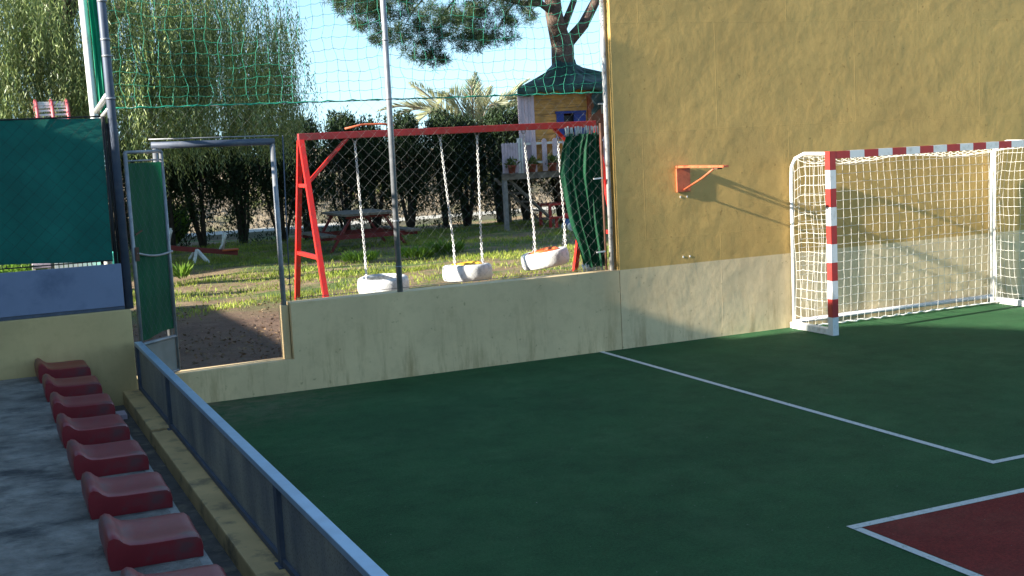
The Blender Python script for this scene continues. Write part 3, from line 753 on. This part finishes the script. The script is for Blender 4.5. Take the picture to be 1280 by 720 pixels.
# leafy weeds
M['weed'] = leaf('weed_leaves', [(.10, .22, .02), (.20, .32, .05), (.14, .26, .03)], .5, .45)
def weed(x, y, r, h, n, label):
    a = rng.uniform(0, 2*np.pi, n); rr = r*np.sqrt(rng.random(n)); b0 = np.stack([x+rr*np.cos(a)*.6, y+rr*np.sin(a)*.6, np.full(n, .30)+rng.random(n)*h*.5], 1)
    d = np.stack([np.cos(a)*.7, np.sin(a)*.7, rng.uniform(.5, 1.4, n)], 1)
    V, F = leaves(b0, d, rng.uniform(.4, .9, n)*h, .028*h/.2)
    npmesh('weed_plant', V, F, 'weed', label=label, cat='plant')
weed(3.14, 20.44, .15, .30, 60, 'small leafy plant just right of the open gate leaf')
for i, (x, y, r, h) in enumerate([(7.25, 20.6, .5, .22), (8.0, 21.0, .5, .24), (6.3, 20.8, .45, .20)]):
    weed(x, y, r, h, 420, ['bushy weed clump in front of the picnic table, the middle one', 'bushy weed clump right of the slender pole below the picnic bench', 'bushy weed clump left of the first tyre swing chain, by the red leg'][i])
weed(4.1, 28.4, .4, .9, 260, 'light green shrub growing behind the hedge stems, left of the seesaw handle')

# =====================================================================  TREES
def limb(b, pts, r0, r1, n=8, jit_=.0):
    K = len(pts); b.tube([Vector(p)+Vector((random.uniform(-jit_, jit_), random.uniform(-jit_, jit_), 0)) for p in pts], [r0+(r1-r0)*i/(K-1) for i in range(K)], n)

# --- weeping pepper tree
M['pepper'] = leaf('pepper_leaves', [(.10, .16, .05), (.19, .26, .08), (.36, .41, .17), (.15, .21, .065), (.055, .085, .025)], .45, .22, .5)
pt = thing('pepper_tree', (2.1, 23.4, .3), 'large weeping pepper tree with hanging yellow green foliage at the left', 'tree')
b = MB(); limb(b, [(2.15, 23.4, .28), (2.12, 23.4, 1.6), (2.05, 23.4, 3.2), (1.85, 23.4, 4.6), (1.6, 23.5, 6.2)], .30, .16, 12, .02)
limb(b, [(2.05, 23.4, 3.2), (2.6, 23.3, 4.6), (3.6, 23.2, 6.0), (4.6, 23, 6.6)], .15, .06); limb(b, [(1.9, 23.4, 3.9), (1.1, 23.1, 5.2), (.1, 22.8, 6.2)], .14, .06)
limb(b, [(1.85, 23.4, 4.6), (2.4, 24.4, 5.6), (3.2, 25.2, 6.5)], .12, .05); limb(b, [(2.0, 23.4, 3.4), (1.9, 22.4, 4.8), (1.9, 21.6, 5.8)], .11, .05)
b.build('trunk', 'bark_dark', pt)
def strands(starts, lens, step=.042, lf_=.09, wd=.017, sway=.12):
    PP = []; DD = []
    for s0, l in zip(starts, lens):
        k = int(l/step); t = np.arange(k)/max(1, k-1)
        dx, dy = rng.normal(0, sway, 2); ph = rng.uniform(0, 6)
        base = s0+np.stack([dx*t*l+.03*np.sin(t*5+ph), dy*t*l+.03*np.cos(t*4+ph), -t*l], 1)
        side_ = np.where(np.arange(k) % 2 == 0, 1, -1)[:, None]; a = ph
        out = np.stack([np.cos(a+.3*np.sin(t*9)), np.sin(a+.3*np.sin(t*9)), np.zeros(k)], 1)*side_
        d = out*.55+np.array([0, 0, -1.0])+rng.normal(0, .22, (k, 3)); PP.append(base); DD.append(d)
    PP = np.concatenate(PP); DD = np.concatenate(DD); m_ = len(PP)
    return leaves(PP, DD, rng.uniform(.7, 1.25, m_)*lf_, rng.uniform(.7, 1.3, m_)*wd)
ST = []; LN = []
for c in range(560):
    # bough tips on a drooping dome
    a = rng.uniform(0, 2*np.pi); rr = rng.uniform(.25, 1.0)**.5
    x = 1.9+4.0*rr*math.cos(a); y = 23.4+3.6*rr*math.sin(a)
    ztop = 8.4-3.2*rr**2.2
    z = rng.uniform(3.0 if rr > .55 else 4.0, ztop)
    if x > 4.6 and z > 5.0 and rng.random() < .75: continue
    k = rng.integers(16, 30); sp = rng.uniform(.10, .26)
    ST.append(np.stack([x+rng.normal(0, sp, k), y+rng.normal(0, sp, k), z+rng.normal(0, .16, k)], 1)); LN.append(rng.uniform(.55, 1.5, k)*(1 if z > 3.4 else .6))
# low skirt on the garden side: hangs in front of the hedge
for c in range(70):
    x = rng.uniform(1.0, 5.6); y = 20.8+rng.uniform(-.5, 1.2)+.25*abs(x-2.5); z = rng.uniform(3.2, 4.4)
    k = rng.integers(8, 15); ST.append(np.stack([x+rng.normal(0, .2, k), y+rng.normal(0, .2, k), z+rng.normal(0, .16, k)], 1)); LN.append(rng.uniform(.5, 1.15, k))
V, F = strands(np.concatenate(ST), np.concatenate(LN))
npmesh('crown', V, F, 'pepper', pt)

# --- big stone pine growing through the tree house
M['pine'] = leaf('pine_needles', [(.035, .07, .03), (.05, .09, .035), (.09, .13, .05), (.06, .10, .05)], .5, .2, .4)
pn = thing('pine_tree', (13.2, 26.2, .3), 'big stone pine whose trunk passes through the roof of the tree house', 'tree')
b = MB()
limb(b, [(13.25, 26.2, .28), (13.2, 26.2, 1.5), (13.22, 26.2, 3.0), (13.2, 26.2, 4.1), (13.22, 26.2, 4.75)], .30, .27, 14, .01)
limb(b, [(13.18, 26.2, 4.45), (13.02, 26.2, 5.2), (12.95, 26.2, 6.2), (12.7, 26.1, 7.6)], .24, .13, 12)
limb(b, [(13.3, 26.2, 4.5), (13.75, 26.15, 4.95), (14.15, 26.1, 5.6), (14.5, 26.0, 7.2)], .15, .09, 10)
limb(b, [(13.25, 26.2, 4.9), (13.55, 26.2, 5.5), (13.75, 26.3, 6.6)], .10, .06, 8)
limb(b, [(12.98, 26.2, 5.25), (12.6, 26.0, 5.42), (12.0, 25.8, 5.42), (11.2, 25.6, 5.55), (10.3, 25.4, 5.5), (9.3, 25.2, 5.6)], .085, .025, 8)
limb(b, [(12.7, 26.05, 5.4), (12.3, 25.9, 5.62), (11.8, 25.8, 5.85), (10.6, 25.5, 6.3), (9.0, 25.2, 6.4)], .06, .02, 7)
limb(b, [(12.9, 26.2, 6.3), (11.5, 25.6, 7.0), (9.6, 25, 7.2)], .10, .03, 7); limb(b, [(14.3, 26.1, 6.4), (15.5, 25.6, 7.2), (17, 25, 7.4)], .09, .03, 7)
for (x, z) in ((11.2, 5.5), (10.3, 5.5), (10.7, 6.2), (9.6, 5.55), (11.8, 5.5)):
    limb(b, [(x, 25.5, z), (x-.4, 25.3, z-.35), (x-.7, 25.2, z-.75)], .022, .008, 5)
b.build('trunk', 'bark', pn)
def tufts(C, per=46, L_=.17, W_=.011):
    k = len(C); P_ = np.repeat(C, per, 0)+rng.normal(0, .035, (k*per, 3)); D_ = rng.normal(size=(k*per, 3))+np.array([0, 0, .35])
    return leaves(P_, D_, rng.uniform(.6, 1.1, k*per)*L_, W_)
C_ = []
def blob(cx, cy, cz, rx, ry, rz, n):
    p = rng.normal(size=(n, 3)); p = unit(p)*rng.uniform(.35, 1, (n, 1))**.6; C_.append(np.array([cx, cy, cz])+p*np.array([rx, ry, rz]))
for (u, v, rx, rz, n_) in [(7.7, 5.35, .5, .28, 55), (8.25, 5.05, .45, .30, 60), (8.55, 4.62, .40, .24, 50), (8.9, 5.35, .6, .35, 80), (9.35, 4.95, .42, .36, 55), (9.5, 4.42, .42, .24, 50), (9.8, 4.15, .24, .17, 22),
                       (9.95, 4.75, .45, .30, 55), (10.35, 4.45, .40, .22, 38), (10.4, 5.1, .5, .30, 55), (10.95, 4.75, .40, .24, 38), (11.0, 5.25, .5, .25, 45), (11.4, 4.62, .30, .15, 18), (11.6, 5.0, .4, .22, 30), (11.9, 5.45, .45, .25, 30),
                       (8.1, 5.7, .7, .3, 70), (9.3, 5.8, .8, .35, 90), (10.4, 5.9, .8, .3, 80), (11.4, 6.0, .7, .3, 50)]:
    blob(u, 25.3+rng.uniform(-.5, .5), v, rx, .8, rz, n_)
for i in range(46):
    a = rng.uniform(0, 6.28); rr = math.sqrt(rng.random())*5.2; blob(12.6+rr*math.cos(a), 25.6+rr*.8*math.sin(a), 7.6+.9*(1-(rr/5.2)**2)+rng.uniform(-.4, .3), .8, .8, .4, 34)
V, F = tufts(np.concatenate(C_)); npmesh('crown', V, F, 'pine', pn)

# --- palm behind the hedge
M['palm'] = leaf('palm_leaflets', [(.28, .30, .17), (.40, .41, .26), (.52, .52, .36), (.32, .34, .2)], .45, .3, .5)
pl = thing('palm_tree', (14.2, 34.3, .3), 'pale grey green palm rising behind the hedge', 'tree')
b = MB(); limb(b, [(14.2, 34.3, .28), (14.22, 34.3, 1.2), (14.2, 34.3, 2.1)], .28, .24, 12); b.build('trunk', 'bark', pl)
PP = []; DD = []; LL = []; rb_ = MB()
fr = [((-1.75, -.2, 1.75), .2), ((-2.5, .2, 1.15), .55), ((-1.1, -.5, 1.3), .7), ((-.15, -.3, 1.75), .08), ((.25, .3, 1.95), .05), ((1.55, -.1, 1.75), .25), ((1.95, .2, 1.15), .5), ((1.2, -.8, 1.2), .6), ((-.6, .5, 1.5), .2), ((.7, .6, 1.6), .2),
      ((-2.1, -.9, .6), .8), ((2.3, -.7, .5), .8), ((.1, -1.6, 1.0), .6), ((-1.9, .8, 1.0), .6), ((2.0, 1.0, 1.0), .6)]
for (tip, droop) in fr:
    o = np.array([14.2, 34.3, 2.15]); tip = np.array(tip)*1.15; k = 50; t = np.linspace(.08, 1, k)
    ln_ = np.linalg.norm(tip)
    base = o+tip*t[:, None]+np.array([0, 0, 1.])*(droop*np.sin(math.pi*t)-.12*droop*t**3)[:, None]
    rb_.tube([tuple(p) for p in base[::5]], .022, 5)
    tan = np.gradient(base, axis=0); tan = unit(tan); sd_ = unit(np.cross(tan, np.array([0, .25, 1.])+rng.normal(0, .1, 3)))
    for s_ in (-1, 1):
        for q_ in range(2):
            PP.append(base+rng.normal(0, .01, (k, 3))); DD.append(tan*.9+sd_*s_*.75+np.array([0, 0, .15])+rng.normal(0, .10, (k, 3))); LL.append(.62*np.sin(math.pi*np.clip(t*.85+.12, 0, 1))+.06)
PP = np.concatenate(PP); V, F = leaves(PP, np.concatenate(DD), np.concatenate(LL), .034)
rb_.build('frond_rib', 'wood_grey', pl); npmesh('crown', V, F, 'palm', pl)

# --- hedge of dark cypresses with bare stems
M['cypress'] = leaf('cypress_leaves', [(.020, .042, .018), (.035, .065, .026), (.05, .085, .035), (.028, .05, .02)], .6, .15, .3)
hx = np.linspace(3.3, 14.4, 15)
for i, x in enumerate(hx):
    x += random.uniform(-.12, .12); y = 27.6+random.uniform(-.25, .25); top = 2.62+.30*min(1, max(0, (x-5.5)/3))+random.uniform(-.10, .14)
    t_ = thing('cypress_tree', (x, y, .3), '%s dark cypress from the left in the row behind the swings' % ordinal[i], 'tree', 'dark cypresses of the hedge row')
    b = MB()
    for s_ in range(random.choice((3, 4, 5))):
        a = random.uniform(0, 6.28); r_ = random.uniform(.15, .42)
        limb(b, [(x+.05*math.cos(a), y+.05*math.sin(a), .26), (x+.6*r_*math.cos(a), y+.5*r_*math.sin(a), 1.0+random.uniform(-.2, .2)), (x+r_*math.cos(a)*1.1, y+r_*math.sin(a), 1.9), (x+r_*math.cos(a)*1.1, y+r_*math.sin(a), 2.4)], random.uniform(.035, .06), .012, 6, .03)
    for s_ in range(9):
        a = random.uniform(0, 6.28); z_ = random.uniform(.6, 1.6); l_ = random.uniform(.25, .5)
        limb(b, [(x, y, z_), (x+l_*.5*math.cos(a), y+l_*.5*math.sin(a), z_+.15), (x+l_*math.cos(a), y+l_*math.sin(a), z_+random.uniform(.2, .5))], .014, .005, 4)
    limb(b, [(x, y, .26), (x+.02, y, 1.2), (x, y, top-.3)], .07, .02, 8, .01)
    b.build('trunk', 'bark_dark', t_)
    CC = []
    for c in range(190):
        tz = rng.random()**.62; z_ = (.75 if i < 5 else .6)+(top-.7)*tz; rad = .56*(1-.55*max(0, tz-.6)/.4)*(.55+.45*min(1, tz/.35))
        a = rng.uniform(0, 6.28); rr = rad*math.sqrt(rng.random()); k = int(rng.integers(38, 66)*(1 if tz > .30 else .6)*(1 if i < 5 else 1.25))
        CC.append(np.array([x+rr*math.cos(a), y+rr*math.sin(a)*.9, z_])+rng.normal(0, 1, (k, 3))*np.array([.085, .085, .12]))
    for c in range(7): # spiky leader tips
        k = 26; tt = rng.random(k)[:, None]; CC.append(np.array([x+rng.normal(0, .22), y, top-.15])+tt*np.array([0, 0, .32])+rng.normal(0, .03, (k, 3))*(1.3-tt))
    for c in range(8):  # sprouts low on the stems
        k = 24; a = rng.uniform(0, 6.28); CC.append(np.array([x+.35*math.cos(a), y+.3*math.sin(a), rng.uniform(.35, .85)])+rng.normal(0, .07, (k, 3)))
    CC = np.concatenate(CC); m_ = len(CC); d = rng.normal(size=(m_, 3))*.6+np.array([0, 0, .9])
    V, F = leaves(CC, d, rng.uniform(.07, .12, m_), rng.uniform(.02, .036, m_)); npmesh('crown', V, F, 'cypress', t_)
# scattered scrub on the bank behind
n = 9000; px = rng.uniform(-2, 22, n); cl = np.round(px*.8)/.8; py = 32.6+1.6*np.abs(np.sin(cl*3.7))+rng.normal(0, .35, n); pz = .5+1.0*np.abs(np.sin(cl*5.1))+rng.normal(0, .22, n)
keep = np.sin(cl*2.9)+rng.normal(0, .5, n) > .1
V, F = leaves(np.stack([px+rng.normal(0, .1, n), py, pz], 1)[keep], rng.normal(size=(int(keep.sum()), 3))+np.array([0, 0, .6]), .16, .06)
M['scrub'] = leaf('scrub_leaves', [(.10, .14, .04), (.17, .20, .07), (.24, .24, .12)], .6, .3)
npmesh('bank_scrub', V, F, 'scrub', kind='stuff', label='dry green scrub on the bank behind the hedge', cat='scrub')

# unseen tree and leaning post, added to cast shade on the far lawn
ot = thing('shade_tree', (-8, 25.6, .3), 'unseen broad dark tree added beyond the left edge to shade the far lawn', 'tree')
b = MB(); limb(b, [(-8, 25.6, .28), (-8, 25.6, 2), (-7.8, 25.6, 4), (-7.6, 25.4, 5.6)], .3, .1, 10); b.build('trunk', 'bark_dark', ot)
n = 42000; p = unit(rng.normal(size=(n, 3)))*rng.uniform(.3, 1, (n, 1))**.5*np.array([3.8, 5.2, 3.1])+np.array([-8, 25.6, 4.1])
V, F = leaves(p, rng.normal(size=(n, 3)), .26, .16); npmesh('crown', V, F, 'cypress', ot)
b = MB(); limb(b, [(-3, 21.2, .28), (-3, 19.8, 1.9), (-3, 18.15, 3.9)], .22, .07, 10); b.build('leaning_post', 'wood_grey', label='unseen leaning wooden post added beyond the left edge to cast a shadow strip', cat='post')

# =====================================================================  TREE HOUSE
th = thing('tree_house', (12.8, 26.2, .3), 'wooden tree house on a platform with dark green tarpaulin roof and blue shutters', 'tree house')
PX0, PX1, PY0, PY1, PZ = 10.95, 14.9, 24.95, 27.4, 1.55
def slab(b, poly, z0, z1):
    n = len(poly); vs = [(x, y, z0) for x, y in poly]+[(x, y, z1) for x, y in poly]
    return b.add(vs, [tuple(range(n-1, -1, -1)), tuple(range(n, 2*n))]+[(i, (i+1) % n, (i+1) % n+n, i+n) for i in range(n)])
b = MB(); slab(b, [(PX0, PY0), (12.90, PY0), (12.90, PY1), (12.0, PY1)], PZ-.02, PZ+.03); slab(b, [(13.52, PY0), (PX1, PY0), (PX1, PY1), (13.52, PY1)], PZ-.02, PZ+.03)
slab(b, [(12.901, PY0), (13.519, PY0), (13.519, 25.85), (12.901, 25.85)], PZ-.019, PZ+.029); b.box((PX0-.03, PY0-.04, PZ-.10), (PX1+.03, PY0-.001, PZ+.015))
b.build('platform', 'wood_grey', th)
for (x, y) in ((11.0, 24.98), (14.8, 24.98), (12.1, 27.3), (14.8, 27.3)):
    MB().box((x-.045, y-.045, .27), (x+.045, y+.045, PZ-.022)).build('post', 'steel' if y < 26 else 'wood_grey', th)
# walls of horizontal boards, one wall per mesh
b = MB()
for k in range(13):
    z = PZ+.035+k*.142
    for (xa, xb) in (((11.88, 12.48) if 6 <= k <= 8 else (11.88, 13.22)), ((13.13, 13.22) if 6 <= k <= 8 else (0, 0))):
        if xb > xa: b.box((xa, 25.12+.004*(k % 2), z), (xb, 25.16, z+.137))
b.box((11.88, 25.161, PZ+.04), (13.22, 25.19, 2.37)).box((11.88, 25.161, 2.90), (13.22, 25.19, 3.38)).box((11.88, 25.161, 2.37), (12.47, 25.19, 2.90))
b.build('front_wall', 'wood', th)
b = MB()
for k in range(5): b.box((11.48+k*.079, 25.10+.004*(k % 2), PZ+.035), (11.553+k*.079, 25.13, 3.42))
b.build('board_panel', 'lilac', th)
slab(MB(), [(11.50, 25.17), (11.55, 25.165), (12.62, 27.2), (12.56, 27.2)], PZ+.035, 3.36).build('side_wall', 'wood_grey', th)
MB().box((13.235, 25.60, PZ+.035), (14.6, 25.65, 3.35)).build('recessed_wall', 'wood_red', th)
MB().box((13.225, 25.08, PZ+.035), (13.30, 25.16, 3.42)).build('corner_post', 'orange', th)
win = MB().box((12.50, 25.15, 2.41), (13.11, 25.17, 2.82)).build('window', 'dark', th)
for (xa, xb) in ((12.42, 12.60), (12.86, 13.16)):
    MB().box((xa, 25.085, 2.38), (xb, 25.11, 2.86)).build('shutter', 'blue', win)
MB().box((12.40, 25.09, 2.865), (13.18, 25.12, 2.92)).build('lintel', 'blue', win); MB().box((12.40, 25.09, 2.31), (13.18, 25.12, 2.375)).build('sill', 'blue', win)
# tarpaulin roof: draped hip around the trunk, with a hanging skirt
b = MB(); P = []
cor = [(11.43, 24.98), (13.25, 24.80), (14.95, 25.1), (15.0, 27.4), (12.75, 27.55)]; ring = []
for i in range(5):
    p, q_ = cor[i], cor[(i+1) % 5]
    for k in range(14): ring.append((p[0]+(q_[0]-p[0])*k/14, p[1]+(q_[1]-p[1])*k/14))
nA = len(ring)
for j, (f, z) in enumerate([(.17, 4.14), (.19, 4.03), (.27, 3.94), (.45, 3.80), (.7, 3.64), (.93, 3.51), (1.0, 3.45), (1.01, 3.37), (1.0, 3.33)]):
    row = []
    for k in range(nA+1):
        rx, ry = ring[k % nA]; dx, dy = rx-13.2, ry-26.2
        if f < .3: l_ = math.hypot(dx, dy); dx, dy = dx/l_*1.55*(1-f)+dx*f, dy/l_*1.55*(1-f)+dy*f
        wv = .018*math.sin(k*1.7+j)+.012*math.sin(k*3.1); zz = z+wv*(1 if j > 2 else .3)+(.05*(rx-11.4)/2 if j > 4 else 0)
        if j >= 7: zz -= .06*max(0, math.sin(k*.9))
        row.append((13.2+dx*f+wv*.5, 26.2+dy*f, zz))
    P.append(row)
b.grid(P); b.build('roof', 'tarp', th)
b = MB(); P = [[(13.26+.55*i/7+.03*math.sin(j*1.3), 24.92+.03*math.sin(i*1.9+j), 3.42-.62*(j/9)*(1-.55*i/7)) for i in range(8)] for j in range(10)]; b.grid(P); b.build('tarp_flap', 'tarp', th)
b = MB(); b.box((13.36, 24.74, 3.02), (13.56, 24.86, 3.06), .006); b.bar((13.46, 24.80, 3.02), (13.52, 24.92, 2.86), .08, .10); b.build('floodlight', 'clamp', th)
# railing: rails, wide pink pickets, post
b = MB(); b.box((PX0+.03, 25.00, 1.78), (PX1, 25.025, 1.83)); b.box((PX0+.03, 25.00, 2.20), (PX1, 25.025, 2.25)); b.build('rail', 'white', th)
for k in range(9):
    x = 11.50+k*.262; b = MB(); zt = 2.33
    poly = [(x-.058, 1.60), (x+.058, 1.60), (x+.058, zt-.06), (x+.042, zt-.02), (x, zt), (x-.042, zt-.02), (x-.058, zt-.06)]
    prism(b, poly, 24.975, 24.998); b.build('picket', 'lilac', th)
for k in range(6):
    x = 10.975+k*.066; b = MB(); prism(b, [(x, 1.60), (x+.058, 1.60), (x+.058, 2.24), (x+.03, 2.27), (x, 2.24)], 24.972, 24.997); b.build('picket', 'lilac', th)
for x in (11.385, 11.455): MB().box((x-.018, 24.96, 1.57), (x+.018, 25.03, 2.36)).build('railing_post', 'white', th)
# stair ladder below the platform
ld = thing('ladder', (11.6, 25.3, .3), 'grey open ladder stair under the tree house platform', 'ladder')
for y in (24.97+.12, 25.85):
    MB().bar((11.15, y, 1.46), (12.35, y, .32), .045, .11, up=(0, 1, 0)).build('stringer', 'wood_grey', ld)
for k in range(5):
    t = (k+.6)/5.4; x = 11.15+1.2*t; z = 1.46-1.14*t; MB().box((x-.08, 25.12, z-.012), (x+.08, 25.83, z+.014)).build('rung', 'wood_grey', ld)
# flower pots along the platform
M['potleaf'] = leaf('pot_plant_leaves', [(.05, .09, .03), (.12, .17, .04), (.20, .22, .06)], .5, .3)
for i, (x, lab, lc) in enumerate([(11.14, 'terracotta pot with a dark plant at the left corner of the tree house platform', (.05, .03, .03)), (11.64, 'terracotta pot with a small plant left of centre before the pink pickets', None),
                                  (12.15, 'terracotta pot with leafy plant in the middle before the pink pickets', None), (12.50, 'terracotta pot with yellow green plant nearest the bunched curtain', None)]):
    t_ = thing('flower_pot', (x, 24.86, 1.575), lab, 'flower pot', 'flower pots on the tree house platform')
    MB().lathe((x, 24.86, 1.59), [(0, 0), (.065, 0), (.09, .15), (.10, .15), (.10, .18), (.085, .18), (.08, .15)], 18).build('pot', 'terracotta', t_)
    k = 90; c = np.array([x, 24.86, 1.80]); V, F = leaves(c+rng.normal(0, .05, (k, 3)), rng.normal(size=(k, 3))+np.array([0, 0, .8]), .11, .045); npmesh('plant', V, F, 'weed' if i == 3 else 'potleaf', t_)
    MB().bar((x, 24.915, 1.60), (x, 24.78, 1.585), .12, .012).build('bracket', 'wood_grey', t_)

# red bench table and ride-on toy under the platform
rt_ = thing('low_table', (12.55, 25.4, .3), 'low dark red garden table under the tree house', 'table')
MB().box((12.05, 25.0, .80), (12.95, 25.6, .85), .01).build('tabletop', 'redp', rt_)
for x in (12.12, 12.85):
    for y in (25.05, 25.55): MB().bar((x, y, .28), (x, y, .80), .06, .05).build('leg', 'redp', rt_)
MB().box((12.0, 24.72, .52), (13.0, 24.86, .56), .005).build('bench_board', 'redp', rt_)
for x in (12.15, 12.85): MB().bar((x, 24.79, .28), (x, 24.79, .52), .05, .05).build('bench_leg', 'redp', rt_)
ty = thing('ride_on_toy', (12.05, 23.6, .3), 'small blue and red ride on toy with pale wheels beside the green curtain', 'toy')
b = MB(); b.box((11.78, 23.5, .44), (12.25, 23.7, .58), .03); b.build('body', 'toy_blue', ty)
MB().box((11.78, 23.52, .585), (11.98, 23.68, .70), .03).build('seat', 'toy_red', ty)
MB().tube([(12.18, 23.6, .58), (12.12, 23.6, .82)], .014, 6).tube([(12.12, 23.48, .82), (12.12, 23.72, .82)], .016, 6).build('handlebar', 'toy_red', ty)
for (x, y) in ((11.85, 23.46), (12.18, 23.46), (11.85, 23.74), (12.18, 23.74)):
    b = MB(); b.tube([(x+.075*math.cos(t), y, .41+.075*math.sin(t)) for t in [i*math.pi/7 for i in range(14)]], .03, 8, closed=True); b.tube([(x, y-.02, .41), (x, y+.02, .41)], .055, 10); b.build('wheel', 'white', ty)

# =====================================================================  PICNIC TABLE
pc = thing('picnic_table', (7.4, 24.1, .3), 'weathered picnic table with red trestle legs behind the swings', 'picnic table')
b = MB()
for k in range(6): b.box((6.78+k*.178, 23.25, .985), (6.95+k*.178, 24.95, 1.03))
b.build('tabletop', 'wood_grey', pc)
for s_ in (-1, 1):
    x = 7.31+s_*.88; b = MB(); b.box((x-.14, 23.2, .60), (x-.005, 25.0, .64)); b.box((x+.005, 23.2, .60), (x+.14, 25.0, .64)); b.build('bench', 'wood_grey', pc)
for y in (23.42, 24.78):
    b = MB(); b.bar((6.30, y, .575), (8.32, y, .575), .045, .09); b.build('crossbeam', 'shaded_red', pc)
    b = MB(); b.bar((6.85, y, .955), (7.78, y, .955), .045, .05); b.build('top_support', 'shaded_red', pc)
    for s_ in (-1, 1):
        b = MB(); b.bar((7.31+s_*.33, y+.04, .97), (7.31+s_*.80, y+.04, .28), .04, .09, up=(0, 1, 0)); b.build('leg', 'shaded_red' if s_ > 0 else 'shaded_red', pc)

# =====================================================================  SEESAW
ss = thing('seesaw', (4.0, 23.7, .3), 'red seesaw plank with white handles seen through the gateway', 'seesaw')
pv0, pv1 = Vector((3.05, 23.7, .68)), Vector((4.72, 23.7, .42))
MB().bar(pv0, pv1, .12, .09).build('plank', 'shaded_red', ss)
for (x, z) in ((4.45, .49), (3.45, .65)):
    b = MB()
    for s_ in (-1, 1): b.tube([(x, 23.7, z), (x+.03, 23.7+s_*.10, z+.22), (x+.05, 23.7+s_*.16, z+.30)], .018, 6)
    b.tube([(x-.08, 23.7, z-.02), (x, 23.7, z+.12), (x+.06, 23.7, z+.34)], .024, 6); b.build('handle', 'white', ss)
MB().box((4.42, 23.58, .475), (4.74, 23.82, .51), .015).build('seat', 'orange_seat', ss)
b = MB()
for s_ in (-1, 1):
    b.bar((3.95, 23.7+s_*.05, .54), (3.82, 23.7+s_*.34, .28), .05, .05); b.bar((3.95, 23.7+s_*.05, .54), (4.12, 23.7+s_*.34, .28), .05, .05)
b.build('stand', 'white', ss)

# =====================================================================  THINGS BEHIND THE WINDSCREEN
pt_ = thing('play_canopy', (1.3, 20, .3), 'red and white slatted barrel canopy of a play tower above the windscreen', 'play tower')
for x in (1.12, 1.34, 1.56):
    b = MB(); b.tube([(x, 20-.30*math.cos(a), 2.92+.33*math.sin(a)) for a in [math.pi*k/14 for k in range(15)]], .026, 8); b.build('hoop', simple('faded_red_paint', (.62, .13, .15), .1, 5, .5) if x == 1.12 else bpy.data.materials['faded_red_paint'], pt_)
for k in range(13):
    a = math.pi*(k+.5)/13; MB().bar((1.10, 20-.27*math.cos(a), 2.92+.30*math.sin(a)), (1.58, 20-.27*math.cos(a), 2.92+.30*math.sin(a)), .035, .03).build('slat', 'white', pt_)
for (x, y) in ((1.12, 19.70), (1.56, 19.70), (1.12, 20.30), (1.56, 20.30)): MB().bar((x, y, .28), (x, y, 2.92), .06, .06).build('post', 'wood_grey', pt_)
pf = thing('picket_fence', (1.2, 18, .3), 'short white picket fence glimpsed under the windscreen', 'fence')
for k in range(10):
    x = 1.06+k*.062; b = MB(); prism(b, [(x, .28), (x+.048, .28), (x+.048, .95), (x+.024, 1.0), (x, .95)], 17.99, 18.01); b.build('picket', 'white', pf)
MB().box((1.04, 18.012, .5), (1.70, 18.04, .56)).box((1.04, 18.012, .78), (1.70, 18.04, .84)).build('rail', 'white', pf)
MB().box((1.73, 17.8, .28), (1.89, 18.1, 1.02), .012).build('storage_box', 'teal', label='teal plastic box seen under the right end of the windscreen', cat='box')
pb = thing('play_bench', (.85, 18.2, .3), 'small pale bench with red spots left of the white picket fence', 'bench')
MB().box((.78, 18.1, .86), (1.02, 18.3, .93), .01).build('backrest', 'lilac', pb); MB().box((.78, 18.0, .58), (1.02, 18.3, .62), .01).build('seat', 'redp', pb)
for x in (.80, 1.0):
    MB().bar((x, 18.25, .28), (x, 18.25, .87), .04, .04).build('leg', 'white', pb); MB().bar((x, 18.04, .28), (x, 18.04, .58), .04, .04).build('leg', 'white', pb)
n = 1600; V, F = leaves(np.stack([rng.uniform(-.5, .75, n), rng.uniform(17.6, 18.6, n), rng.uniform(.3, .95, n)], 1), rng.normal(size=(n, 3))+np.array([0, 0, 1]), .10, .035)
npmesh('low_shrub', V, F, 'weed', label='light green shrub glimpsed under the left part of the windscreen', cat='shrub')
